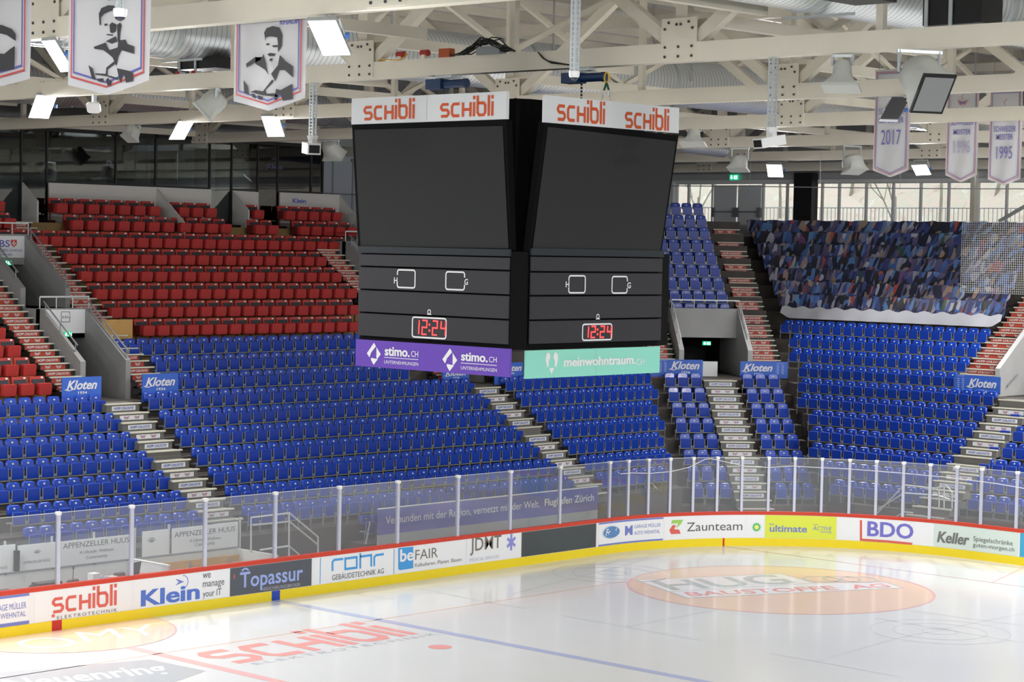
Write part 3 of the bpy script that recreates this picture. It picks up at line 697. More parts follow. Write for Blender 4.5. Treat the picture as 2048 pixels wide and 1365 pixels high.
for k, (a, e) in {-4: (11.13, 20.2), -5: (10.45, 20.95), -6: (10.44, 21.55), -7: (10.42, 21.53), -8: (10.42, 21.5), -9: (8.6, 23.45)}.items():
    row_span('r', FS, a, e, .605, vS(k), zS(k), 'red padded seat, %s from left, '+RN(-k-3)+' red row from bottom, main block', GR % 'main block')
def skyrow(k, spans, nm):
    for i, (a, e) in enumerate(spans):
        row_span('r', FS, a, e, .62, vS(k), zS(k), 'red padded seat, %s from left, '+nm+' row below lounge, '+('part left of first partition', 'part left of stairs', 'single part right of stairs', 'part under blue lettered wall', 'part at left edge')[i], GR % 'lounge rows')
b4 = lambda x, y: (x/5.12, 230+y/5.12); b5 = lambda x, y: (380+x/5.12, 230+y/5.12)
sx = lambda p, k: FS.on(*p, vS(k))[0]-.165
skyrow(-10, [(sx(b4(785, 1030), -10), sx(b4(1715, 1065), -10)), (sx(b4(1885, 1075), -10), sx(b5(355, 1085), -10)), (sx(b5(705, 1100), -10), sx(b5(835, 1105), -10)), (sx(b5(1155, 1120), -10), sx(b5(1640, 1140), -10)), (sx(b4(-200, 1010), -10), sx(b4(95, 1010), -10))], 'lower')
skyrow(-11, [(sx(b4(625, 860), -11), sx(b4(1575, 900), -11)), (sx(b4(1870, 915), -11), sx(b5(205, 935), -11)), (sx(b5(690, 955), -11), sx(b5(691, 955), -11)), (sx(b5(1010, 970), -11), sx(b5(1490, 990), -11)), (sx(b4(-180, 880), -11), sx(b4(-20, 890), -11))], 'upper')
# nearest 300 blue seats as things, the farther rest as one mass
def seen(s):
    x, y, w = proj(s[1](s[2], s[3], s[4]+.5)); return -25 < x < 2073 and y < 1120, w
info = []
SBQ = [(716, 270), (1345, 280), (1318, 740), (718, 725)]
def hidden(s):
    x, y, w = proj(s[1](s[2], s[3], s[4]+.5)); return 726 < x < 1310 and 250 < y < 715
for s in seats:
    ok, w = seen(s)
    if ok: info.append((w, s))
blue = sorted([i for i in info if i[1][0] == 'b'], key=lambda i: (hidden(i[1]), i[0])); red = [i for i in info if i[1][0] == 'r' and not hidden(i[1])]
pb = proto('folding_seat', PB); pr = proto('padded_seat', PR)
first = {'b': True, 'r': True}
def place(s, pro):
    k = s[0]
    if first[k]: o = pro; first[k] = False
    else: o = copy_tree(pro)
    o.location = s[1](s[2], s[3], s[4]); o.rotation_euler = (0, 0, s[1].rz)
    tag(o, label=s[5], cat='seat', group=s[6]); return o
for w, s in blue[:300]: place(s, pb)
for w, s in red: place(s, pr)
mass = MB(); keys = ['backrest', 'seat_pan', 'frame', 'number_plate']
for w, s in blue[300:]:
    R_ = Matrix.Translation(s[1](s[2], s[3], s[4])) @ Matrix.Rotation(s[1].rz, 4, 'Z')
    for mi, kx in enumerate(keys):
        bb = PB[kx][0]; mass.add([R_ @ p for p in bb.v], bb.f, mi)
mass.build('folding_seat_rows', [PB[k][1] for k in keys], smooth=True, kind='stuff', label='blue folding seats of the farther rows, corner and end stand', cat='seats')

# ================================================================== stairs with lettered risers
def flight(F, u0, u1, v0, z0, run, rise, n, going_up, label, m, style, skip_first=0):
    """n steps from the lowest nosing (v0,z0) upwards; each step a solid block, a nosing strip and a printed riser"""
    c = F((u0+u1)/2, v0, z0-rise)
    root = empty('stair_flight', c, F.rz, label=label, cat='stairs', group='stair flights between the seat blocks')
    b = MB()
    for j in range(n):
        v = v0+run*j; z = z0+rise*j; b.box(u0, u1, v, v+(run*1.6+.02 if j < n-1 or style == 'red' else .8), z-rise-.05, z, F=F)
    b.build('step_blocks', m, root)
    b = MB()
    for j in range(n):
        v = v0+run*j; z = z0+rise*j; b.box(u0-.03, u1+.05, v-.03, v+.05, z-.03, z+.012, F=F)
    b.build('step_nosings', M_NOSE, root)
    w = u1-u0
    for j in range(n):
        if style == 'white' and j in skip_first_set: continue
        v = v0+run*j-.006; z = z0+rise*j
        S = Plane(F(u0, v, z-rise), F.t, (0, 0, 1)); S.N = -F.n
        if style == 'white': a0, a1, h0, h1 = .16*w, .88*w, rise*.17, rise*.72
        else: a0, a1, h0, h1 = .02*w, .86*w, .01, rise-.035
        b = MB(); put_rect(b, S, a0, h0, a1, h1, off=.0); p = b.build('riser_panel', M_WHITEP if style == 'white' else M_REDRISER, root)
        b = MB(); hh = h1-h0; ww = a1-a0
        if (j % 2 == 0) == going_up:
            put_text(b, S, 'HOPP CHLOOTE', a0+.08*ww, h0+.24*hh, a1-.08*ww, h1-.22*hh, bold=.03, shear=.2, off=.004)
            b.build('lettering', M_BLUETXT if style == 'white' else M_WHITETXT, p)
        else:
            for q in (.28, .72): b = MB(); put_wings(b, S, a0+q*ww, h0+.5*hh, hh*1.5, off=.004); b.build('wing_emblem', [M_REDTXT, M_BLUETXT] if style == 'white' else [M_WHITETXT, M_WHITETXT], p)
    return root
skip_first_set = ()
# white flights: lowest nosing j=n-1 ... top nosing at the landing
def white_flight(F, u0, u1, vtop, ztop, D, H, n, label, skips):
    global skip_first_set
    skip_first_set = [n-1-s for s in skips]
    return flight(F, u0, u1, vtop-D/2*(n-1), ztop-H/2*(n-1), D/2, H/2, n, (n-1) % 2 == 0, label, mat('stair_concrete', (.15, .145, .13), .75, noise=.25, nscale=2), 'white')
white_flight(FS, 6.98, 8.20, 22.42, 4.995, D_S, H_S, 13, 'white lettered stairs at left below the first concrete exit', (5,))
white_flight(FS, 22.93, 24.15, 22.42, 4.93, D_S, H_S, 14, 'white lettered stairs below the scoreboard, left of the airport banner end', (5, 13))
white_flight(FC, 12.42, 13.66, VC0-.45, 4.89, D_E, H_E, 19, 'white lettered stairs running down the middle of the corner', (15, 16, 17, 18))
white_flight(FE, -9.30, -7.90, vE(0)-.45, 4.84, D_E, H_E, 15, 'white lettered stairs at right beside the end block', (0, 7, 12, 13))
zl = lambda v: 6.01+.675*(v-24.37)
def red_flight(F, u0, u1, va, za, run, rise, n, label):
    global skip_first_set
    skip_first_set = ()
    return flight(F, u0, u1, va, za, run, rise, n, True, label, M_DARK, 'red')
for sh, nm in ((0, 'first exit at left'), (15.95, 'exit hidden by the scoreboard')):
    red_flight(FS, 6.08+sh, 7.15+sh, 23.15, zl(23.15), .2785, .188, 27, 'red lettered stairs left of the '+nm)
    red_flight(FS, 9.09+sh, 10.12+sh, 23.15, zl(23.15), .2785, .188, 29 if sh == 0 else 25, 'red lettered stairs right of the '+nm)
red_flight(FC, 10.45, 11.55, 39.75, 5.05, .29, .188, 27, 'red lettered stairs left of the corner exit')
red_flight(FC, 14.75, 15.85, 39.75, 5.05, .29, .188, 32, 'red lettered stairs right of the corner exit, rising to the grey door')
red_flight(FE, -12.0, -10.45, vE(0)+.5, 5.0, .29, .188, 26, 'red lettered stairs at right picture edge beside the sheet')

# ================================================================== exits (vomitories) with sloping side walls
def exit_walls(F, ui0, ui1, th, vend, zfloor, vhead, zend, zhead_top, zhead_bot, label, m_in=M_CONC):
    root = empty('exit_enclosure', F((ui0+ui1)/2, vend, zfloor), F.rz, label=label, cat='concrete exit', group='concrete exits in the stands')
    for a, c in ((ui0-th, ui0), (ui1, ui1+th)):
        b = MB(); pr_ = [(vend, zfloor), (vend, zend), (vhead, zhead_top), (vhead+3.2, zhead_top), (vhead+3.2, zfloor)]
        b.prism([F(a, v, z) for v, z in pr_], F(c, 0, 0)-F(a, 0, 0)); b.build('side_wall', m_in, root)
    b = MB(); b.box(ui0-th, ui1+th, vhead, vhead+.2, zhead_bot, zhead_top+.02, F=F); b.build('head_wall', m_in, root)
    return root
def slope_rail(parent, F, u, v0, z0, v1, z1, m, n=3, h=.28):
    b = MB(); b.tube([F(u, v0, z0+h), F(u, v1, z1+h)], .025)
    for i in range(n):
        t = .06+.88*i/(n-1); v = v0+(v1-v0)*t; z = z0+(z1-z0)*t; b.tube([F(u, v, z-.12), F(u, v, z+h)], .018, 6)
    b.build('hand_rail', m, parent)
def top_rail(parent, F, u0, u1, v, z, h=.36, n=4, m=M_RAIL):
    b = MB(); b.bar(F(u0, v, z+h), F(u1, v, z+h), .05, .05)
    for i in range(n): u = u0+(u1-u0)*i/(n-1); b.tube([F(u, v, z), F(u, v, z+h)], .02, 6)
    b.build('guard_rail', m, parent)
M_SIGNW = mat('sign_white', (.80, .81, .83), .4); M_EXITG = mat('exit_sign_green', (.0, .42, .20), .4, emit=.9); M_EXITW = mat('exit_sign_white', (.9, 1, .93), .4, emit=1.6)
def exit_sign(px, py, w, h, S_or, label, arrow=1):
    S = S_or; a, b_ = S.px(px, py)
    b = MB(); p = [S.map(a-w/2, b_-h/2, 0), S.map(a+w/2, b_-h/2, 0), S.map(a+w/2, b_+h/2, 0), S.map(a-w/2, b_+h/2, 0)]; b.prism(p, S.N*.06)
    o = b.build('exit_sign', M_EXITG, label=label, cat='exit sign', group='green illuminated exit signs')
    b = MB(); k = .066
    put_poly(b, S, [(a+w*.03, b_-h*.32), (a+w*.42, b_-h*.32), (a+w*.42, b_+h*.32), (a+w*.03, b_+h*.32)], off=k)
    put_poly(b, S, [(a-w*.25, b_-h*.38), (a-w*.08, b_-h*.02), (a-w*.18, b_-h*.02), (a-w*.18, b_+h*.35), (a-w*.32, b_+h*.35), (a-w*.32, b_-h*.02), (a-w*.42, b_-h*.02)], off=k); b.build('arrow_pictogram', M_EXITW, o)
    b = MB(); put_line(b, S, [(a+w*.16, b_-h*.26), (a+w*.22, b_-h*.02), (a+w*.28, b_+h*.12), (a+w*.18, b_+h*.08)], .03, off=k+.004); put_line(b, S, [(a+w*.22, b_-h*.02), (a+w*.33, b_-h*.24)], .03, off=k+.004); put_disc(b, S, a+w*.28, b_+h*.22, .025, n=8, off=k+.004); b.build('running_figure', M_EXITG, o)
    return o
for sh in (0, 15.95):
    w1 = ('lower concrete exit at left with sloping grey walls' if sh == 0 else 'lower concrete exit behind the scoreboard, blue signs in front')
    r = exit_walls(FS, 7.36+sh, 8.87+sh, .19, 24.0, 4.985, 26.15, 6.19, 7.72, 6.8, w1)
    slope_rail(r, FS, 7.27+sh, 24.3, 6.39, 26.1, 7.68, M_GREYM); slope_rail(r, FS, 8.97+sh, 24.0, 6.19, 26.1, 7.68, M_GREYM, 4)
    top_rail(r, FS, 7.2+sh, 9.05+sh, 26.2, 7.74)
    w2 = ('upper concrete exit at left picture edge above the lower one' if sh == 0 else 'upper concrete exit half hidden by the left scoreboard edge')
    r = exit_walls(FS, 7.36+sh, 8.87+sh, .19, 27.2, 7.15, 29.5, 8.35, 10.02, 9.05, w2)
    slope_rail(r, FS, 7.27+sh, 27.5, 8.56, 29.4, 9.98, M_GREYM); slope_rail(r, FS, 8.97+sh, 27.2, 8.35, 29.4, 9.98, M_GREYM, 4)
    top_rail(r, FS, 7.2+sh, 9.05+sh, 29.55, 10.04)
S = Plane((7.36, 26.13, 6.8), (1, 0, 0), (0, 0, 1)); S.N = Vector((0, -1, 0))
b = MB(); b.box(7.37, 8.86, 26.12, 26.148, 6.95, 7.70); o = b.build('advertising_sign', M_SIGNW, label='white sign with small square emblem above the lower left exit', cat='sign', group='signs above the exits')
b = MB(); put_line(b, S, [S.px(*p) for p in ((139, 624), (122, 624), (122, 644), (139, 644))], .018, off=.02); put_line(b, S, [S.px(139, 624), S.px(139, 630)], .018, off=.02); put_line(b, S, [S.px(139, 636), S.px(139, 644)], .018, off=.02)
put_text_px(b, S, 'KÄGI', (124, 637), (140, 631), off=.02); b.build('lettering', M_GREYTXT, o)
exit_sign(134, 669, .30, .15, S, 'green exit sign under the white square-emblem sign at left')
S = Plane((7.36, 29.48, 9.05), (1, 0, 0), (0, 0, 1)); S.N = Vector((0, -1, 0))
b = MB(); b.box(7.37, 8.86, 29.47, 29.498, 9.27, 9.98); o = b.build('advertising_sign', M_SIGNW, label='white business school sign at left picture edge with red shield', cat='sign', group='signs above the exits')
b = MB(); put_text_px(b, S, 'SBS', (-13, 494), (19, 480), bold=.01, off=.02); put_text_px(b, S, 'BUSINESS SCHOOL', (-12, 503), (45, 498), off=.02); put_text_px(b, S, 'www.sbs.edu', (-12, 511), (24, 506), off=.02); b.build('lettering', M_BLUETXT, o)
b = MB(); put_poly_px(b, S, [(21, 480), (33, 480), (33, 489), (27, 495), (21, 489)], off=.02); b.build('red_shield', M_REDTXT, o)
b = MB(); c = S.px(27, 487); put_rect(b, S, c[0]-.08, c[1]-.018, c[0]+.08, c[1]+.018, off=.024); put_rect(b, S, c[0]-.02, c[1]-.08, c[0]+.02, c[1]+.08, off=.024); b.build('white_cross', M_WHITETXT, o)
exit_sign(14, 526, .26, .15, S, 'green exit sign under the business school sign at left edge')
# corner exit
r = exit_walls(FC, 11.92, 14.50, .2, 40.4, 4.88, 42.6, 6.0, 7.57, 6.4, 'concrete exit in the corner with pale sloping side walls', M_CONC_L)
slope_rail(r, FC, 11.82, 40.6, 6.15, 42.5, 7.5, M_WHITE, 4); slope_rail(r, FC, 14.60, 40.9, 6.35, 42.5, 7.5, M_WHITE, 4); top_rail(r, FC, 11.8, 14.6, 42.65, 7.6, .32, 4)
S = Plane(FC(11.9, 42.58, 6.4), FC.t, (0, 0, 1)); S.N = -FC.n
exit_sign(1413, 687, .34, .16, S, 'green exit sign inside the concrete corner exit')
b = MB(); b.box(12.3, 13.45, 41.2, 41.3, 4.9, 5.5, F=FC); b.build('white_barrier', M_WHITEP, label='low white barrier board standing in the corner exit', cat='barrier')
r = exit_walls(FE, -10.2, -6.9, .2, vE(0)+1.1, 4.83, vE(0)+3.4, 5.85, 7.5, 6.5, 'concrete exit at right picture edge with sloping grey wall', M_CONC_L)
b = MB(); b.tube([FE(-10.1, vE(0)+1.5, 5.2), FE(-10.1, vE(0)+2.2, 5.6)], .025); b.build('hand_rail', M_GREYM, r)
# blue club signs beside the exits
def club_sign(F, v, tl, br, label, hist=0, txt=None, zb=4.95):
    """panel by its upper left / right pixel on the plane v; text box in pixels"""
    u0, z1 = F.on(*tl, v); u1, _ = F.on(*br, v)
    b = MB(); b.box(u0, u1, v, v+.03, zb, z1, F=F); o = b.build('club_sign', M_KLOTEN, label=label, cat='sign', group='blue club signs beside the exits')
    S = Plane(F(u0, v-.002, zb), F.t, (0, 0, 1)); S.N = -F.n
    b = MB()
    if txt: x0, y0, x1, y1 = txt
    put_text_px(b, S, 'Kloten', (x0, y0), (x1, y1), bold=.035, shear=.35, off=.004)
    a0, b0 = S.px(x0, y0); a1, b1 = S.px(x1, y1); w = a1-a0; h = b1-b0
    put_line(b, S, [(a0, b0+h*.08), (a0-w*.05, b0+h*.02), (a0+w*.08, b0-h*.1), (a0+w*.2, b0+h*.05)], h*.09, off=.005)
    put_text(b, S, '1934', a0+w*.38, b0-h*.55, a0+w*.67, b0-h*.2, bold=.02, off=.004); b.build('lettering', M_WHITETXT, o)
    if hist:
        b = MB(); hx = a0-w*.42 if hist < 0 else a1+w*.14
        put_text(b, S, 'HISTORY', hx, b1-h*.05, hx+w*.27, b1+h*.10, off=.004)
        for i in range(6):
            for j in range(2): put_rect(b, S, hx+j*w*.17+(.02 if i % 2 else 0), b1-h*.3-i*h*.2, hx+j*w*.17+w*.09, b1-h*.3-i*h*.2+h*.08, off=.004)
        b.build('small_print', mat('print_pale_blue', (.42, .5, .78), .5), o)
    return o
club_sign(FS, 23.05, (124.5, 756), (203, 752), 'blue club sign left of the first concrete exit', 0, (133, 781, 194, 762))
club_sign(FS, 23.05, (285, 749), (357, 748), 'blue club sign right of the first concrete exit', 0, (291, 774, 350, 756))
club_sign(FS, 23.05, (885, 735), (938, 733), 'blue club sign partly covered by the violet scoreboard panel', 0, (891, 753, 932, 741))
club_sign(FS, 23.05, (990, 727), (1046, 726), 'blue club sign between the violet and turquoise scoreboard panels', 0, (1000, 744, 1043, 731))
club_sign(FC, 39.58, (1300, 719), (1406, 721), 'blue club sign left of the corner exit', -1, (1342, 739, 1399, 723))
club_sign(FC, 39.58, (1481, 723), (1576, 728), 'blue club sign right of the corner exit', 1, (1487, 743, 1545, 728))
club_sign(FE, vE(0)+.4, (1909, 749), (2001, 755), 'blue club sign at right beside the last exit', -1, (1937, 774, 1993, 757))
# plywood panel at the foot of the red block
u0, z1 = FS.on(203, 640, vS(-4)-.45); u1, z0 = FS.on(265, 678, vS(-4)-.45)
b = MB(); b.box(u0, u1, vS(-4)-.45, vS(-4)-.40, z0, z1); b.build('plywood_panel', M_WOOD, label='yellow plywood panel at the left foot of the red seats', cat='panel')
# ================================================================== scoreboard cube
M_SCRN = mat('dark_led_screen', (.026, .028, .027), .7, spec=.25, noise=.10, nscale=30); M_PANEL = mat('scoreboard_grey_panel', (.030, .030, .036), .5, spec=.4)
M_SBBLK = mat('scoreboard_black', (.0025, .0025, .003), .7, spec=.12); M_RLED = mat('red_led_digits', (1., .03, .03), .5, emit=3.2); M_VIOLET = mat('violet_panel', (.135, .058, .43), .45); M_TURQ = mat('turquoise_panel', (.28, .72, .58), .45)
XL, YR = -2.5, -3.0
sb = empty('scoreboard', (-.1, -.7, 7.5), label='large hanging scoreboard cube with dark screens and red clock digits', cat='scoreboard')
zb = (at(712, 690, 0, XL).z+at(1018, 700, 0, XL).z)/2; zt = at(870, 500, 0, XL).z
zb = 8.02
yl0, yl1 = at(716, 600, 0, XL).y, at(1021, 600, 0, XL).y; xr0, xr1 = at(1056, 600, 1, YR).x, at(1322, 600, 1, YR).x
xf, yf = -XL-.2, -YR-1.4
plan = [(XL, yl0), (XL, yl1), (xr0, YR), (xr1, YR), (xf, yl1), (xf, yl0), (xr1, yf), (xr0, yf)]
b = MB(); b.prism([(x*.985-.0015, y*.985, zb) for x, y in plan], (0, 0, zt-zb)); b.build('cabinet', M_SBBLK, sb)
b = MB(); b.prism([(x*.80, -.7+(y+.7)*.80, zt-.1) for x, y in plan], (0, 0, 3.0)); b.build('upper_core', M_SBBLK, sb)
# lower faces: four grey boards each
SL = Plane((XL, yl0, 0), (0, -1, 0), (0, 0, 1)); SR = Plane((xr0, YR, 0), (1, 0, 0), (0, 0, 1))
for S, rows_, wid in ((SL, (507, 541, 587, 634, 681), (718, 1019)), (SR, (514, 546, 594, 642, 692), (1058, 1321))):
    xa = wid[0]; a0 = S.px(wid[0]+1, 600)[0]; a1 = S.px(wid[1], 600)[0]
    zs = [S.px(xa+8, y)[1] for y in ((507, 533, 579, 625, 673) if S is SL else (512, 544, 592, 641, 690))]
    for i in range(4):
        b = MB(); p = [S.map(a0, zs[i+1]+.018, 0), S.map(a1, zs[i+1]+.018, 0), S.map(a1, zs[i]-.018, 0), S.map(a0, zs[i]-.018, 0)]
        b.prism(p, S.N*.03); b.build('display_panel', M_PANEL, sb)
    b = MB(); b.prism([S.map(a0-.02, zs[0]+.01, 0), S.map(a1+.02, zs[0]+.01, 0), S.map(a1+.02, zs[0]+.14, 0), S.map(a0-.02, zs[0]+.14, 0)], S.N*.05); b.build('panel_ledge', mat('ledge_blue_black', (.012, .017, .022), .4), sb)
O3 = .036
def rr_px(mb, S, x0, y0, x1, y1, w, gap=None, off=O3):
    a0, b0 = S.px(x0, y1); a1, b1 = S.px(x1, y0); r = .05
    pts = []
    for cx, cy, t0 in ((a1-r, b1-r, 0), (a0+r, b1-r, pi/2), (a0+r, b0+r, pi), (a1-r, b0+r, 3*pi/2)):
        for i in range(4): pts.append((cx+r*cos(t0+i*pi/6), cy+r*sin(t0+i*pi/6)))
    h = (b1-b0)*.2; mid = (b0+b1)/2
    if gap is None: put_line(mb, S, pts, w, True, off)
    elif gap == 'L': put_line(mb, S, [(a0, mid-h)]+pts[8:16]+pts[0:8]+[(a0, mid+h)], w, False, off)
    else: put_line(mb, S, [(a1, mid+h)]+pts[0:16]+[(a1, mid-h)], w, False, off)
SEG = {'1': [[(1, 1), (1, 0)]], '2': [[(0, 1), (1, 1), (1, .5), (0, .5), (0, 0), (1, 0)]], '4': [[(0, 1), (0, .5), (1, .5)], [(1, 1), (1, 0)]]}
for S, hb, gb, hp, gp, ck, ic in ((SL, (797, 541, 833, 575), (894, 545, 932, 579), (794, 561), (935, 564), (827, 638, 895, 674), (861, 624)), (SR, (1134.5, 552, 1168, 586), (1221, 553.5, 1252, 586.5), (1132, 569), (1255, 571), (1162, 648, 1221, 681), (1193, 633))):
    for nm_, q_, sd, ch, (x, y) in (('home_score_field', hb, 'L', 'H', hp), ('guest_score_field', gb, 'R', 'G', gp)):
        b = MB(); rr_px(b, S, *q_, .03, sd); put_text_px(b, S, ch, (x-3.6, y+6), (x+3.6, y-6), bold=.03, off=O3); b.build(nm_, M_WHITETXT, sb)
    b = MB(); rr_px(b, S, *ck, .03); b.build('clock_outline', M_WHITETXT, sb)
    b = MB(); a, z = S.px(*ic); put_ring(b, S, a, z, .04, .018, n=12, off=O3); put_line(b, S, [(a-.06, z-.05), (a+.06, z-.05)], .018, off=O3); b.build('bell_symbol', M_WHITETXT, sb)
    b = MB(); x0, y0, x1, y1 = ck; a0, b0 = S.px(x0, y1); a1, b1 = S.px(x1, y0); W = a1-a0; Hh = b1-b0
    for ch, f in (('1', .145), ('2', .29), ('2', .60), ('4', .845)):
        for st in SEG[ch]: put_line(b, S, [(a0+W*(f+.135*(p[0] if ch != '1' else .35)+.012*p[1]), b0+Hh*(.16+.70*p[1])) for p in st], .026, off=O3)
    for q in (.36, .66): put_disc(b, S, a0+W*.51, b0+Hh*q, .022, n=8, off=O3)
    b.build('clock_digits', M_RLED, sb)
# upper screens leaning outwards at the top
def screen(tl, tr, br, bl, ax, vt, vb, itl, itr, ibr, ibl, sign_q, sign_v, N):
    q = [at(*tl, ax, vt), at(*tr, ax, vt), at(*br, ax, vb), at(*bl, ax, vb)]
    b = MB(); b.prism(q, -N*.16); b.build('screen_frame', M_SBBLK, sb)
    e = N*.012
    f = lambda p, t: at(*p, ax, vt+(vb-vt)*t)
    b = MB(); b.add([f(itl, .06)+e, f(itr, .06)+e, f(ibr, .97)+e, f(ibl, .97)+e], [(0, 1, 2, 3)]); b.build('led_screen', M_SCRN, sb)
    tl, tr, br, bl = sign_q
    P = [at(*p, ax, sign_v) for p in sign_q]
    z1 = (P[0].z+P[1].z)/2; z0 = (P[2].z+P[3].z)/2
    P[0].z = P[1].z = z1; P[2].z = P[3].z = z0
    P[3].x, P[3].y = P[0].x, P[0].y; P[2].x, P[2].y = P[1].x, P[1].y
    b = MB(); b.prism(P, -N*.08); return b.build('top_sign', M_WHITEP, sb), Plane(P[3], P[2]-P[3], (0, 0, 1)), P
NL, NR = Vector((-1, 0, 0)), Vector((0, -1, 0))
sgn, S, P = screen((704, 249), (1013, 239), (1021, 501), (716, 498), 0, -2.78, -2.5, (709.5, 260), (1006, 252), (1018, 497.5), (722, 493), ((703.5, 196), (1013, 184), (1013, 238), (704, 249)), -2.84, NL)
S.N = NL
for bl, tr in (((727, 241), (830, 196)), ((880, 235.5), (988, 190))):
    b = MB(); a0, b0 = S.px(*bl); a1, b1 = S.px(*tr); put_schibli(b, S, a0, b0, a1, b1); b.build('logo_lettering', M_ORANGETXT, sgn)
b = MB(); a, _ = S.px(854, 215); put_line(b, S, [(a, .02), (a, P[0].z-P[3].z-.02)], .008, off=.004); b.build('sign_seam', M_SEAM, sgn)
sgn, S, P = screen((1090, 241), (1357, 271), (1322, 511), (1058, 503), 1, -3.42, -3.0, (1095, 254), (1351, 283), (1319, 508), (1064, 499), ((1091.5, 187), (1358.5, 219), (1357, 270), (1090, 241)), -3.48, NR)
S.N = NR
for bl, tr in (((1113, 241), (1210, 208)), ((1249, 255), (1338, 227))):
    b = MB(); a0, b0 = S.px(*bl); a1, b1 = S.px(*tr); put_schibli(b, S, a0, b0, a1, b0+.43); b.build('logo_lettering', M_ORANGETXT, sgn)
# hanging advertising panels below
def lower_panel(tl, tr, br, bl, ax, v, N, m):
    P = [at(*p, ax, v) for p in (tl, tr, br, bl)]
    z1 = (P[0].z+P[1].z)/2; z0 = (P[2].z+P[3].z)/2; P[0].z = P[1].z = z1; P[2].z = P[3].z = z0
    P[3].x, P[3].y, P[2].x, P[2].y = P[0].x, P[0].y, P[1].x, P[1].y
    b = MB(); b.prism(P, -N*.05); o = b.build('lower_sign', m, sb); S = Plane(P[3], P[2]-P[3], (0, 0, 1)); S.N = N
    b = MB()
    for t in (.08, .5, .92): c = P[0].lerp(P[1], t)-N*.1; b.bar(c-Vector((0, 0, .05)), c+Vector((0, 0, .25)), .03, .03)
    b.build('sign_hanger', M_SBBLK, sb)
    return o, S
o, S = lower_panel((712, 679), (1020, 698), (1018, 755), (710, 732), 0, -2.52, NL, M_VIOLET)
b = MB()
for dx, dy in ((748, 708), (900, 720)):
    c = S.px(dx, dy); w, h = .20, .22
    T, Rr, Bt, L = (c[0], c[1]+h), (c[0]+w, c[1]), (c[0], c[1]-h), (c[0]-w, c[1])
    iT, iR1, iR2, iL1, iL2 = (c[0], c[1]+h*.45), (c[0]+w*.38, c[1]+h*.1), (c[0]+w*.38, c[1]-h*.38), (c[0]-w*.38, c[1]+h*.1), (c[0]-w*.38, c[1]-h*.38)
    put_poly(b, S, [T, (c[0]+w*.30, c[1]+h*.68), iL1, (c[0]-w*.62, c[1]-h*.36), L]); put_poly(b, S, [(c[0]+w*.36, c[1]+h*.62), Rr, (c[0]+w*.56, c[1]-h*.42), iR2, iR1]); put_poly(b, S, [(c[0]+w*.60, c[1]-h*.46), Bt, (c[0]-w*.40, c[1]-h*.58), iL2])
for (x0, y0, x1, y1), (cx0, cy0, cx1, cy1), (ux0, uy0, ux1, uy1), ln in (((769.7, 711.5, 820, 693.5), (822.5, 714, 836.8, 702.3), (768.7, 727.3, 836.8, 720.8), ((769, 715), (837, 718))), ((922.6, 721.8, 976, 704.5), (978.4, 724.9, 994, 713.6), (922, 739.2, 994, 732.5), ((922, 726.3), (994, 731)))):
    put_text_px(b, S, 'stimo.', (x0, y0), (x1, y1), bold=.05); put_text_px(b, S, 'CH', (cx0, cy0), (cx1, cy1))
    put_text_px(b, S, 'UNTERNEHMUNGEN', (ux0, uy0), (ux1, uy1)); a0 = S.px(*ln[0]); a1 = S.px(*ln[1]); put_line(b, S, [(a0[0], a0[1]), (a1[0], a0[1])], .012)
b.build('lettering', M_WHITETXT, o)
o, S = lower_panel((1053, 699), (1320, 696), (1319, 748), (1051, 756), 1, -3.02, NR, M_TURQ)
b = MB(); c = S.px(1103, 726)
def hp(t, sgx):
    return (c[0]+sgx*.19*(sin(t)**.8), c[1]+.21*(cos(t)*.55+.35)-(.06 if t < .5 else 0))
for sg in (-1, 1):
    put_poly(b, S, [(c[0]+sg*.04, c[1]+.10), (c[0]+sg*.06, c[1]+.18), (c[0]+sg*.12, c[1]+.20), (c[0]+sg*.17, c[1]+.15), (c[0]+sg*.18, c[1]+.05), (c[0]+sg*.13, c[1]-.09), (c[0]+sg*.085, c[1]-.07), (c[0]+sg*.085, c[1]+.03)])
put_poly(b, S, [(c[0]-.075, c[1]-.10), (c[0]+.075, c[1]-.10), (c[0], c[1]-.22)]); 
put_text_px(b, S, 'meinwohntraum.', (1127, 734.2), (1270.9, 715.5), bold=.055); put_text_px(b, S, 'CH', (1272.5, 730.5), (1287.7, 718.4)); b.build('lettering', M_WHITETXT, o)
b = MB(); a, _ = S.px(1191, 725); put_line(b, S, [(a, .01), (a, .54)], .008, off=.004); b.build('sign_seam', M_SEAM, o)

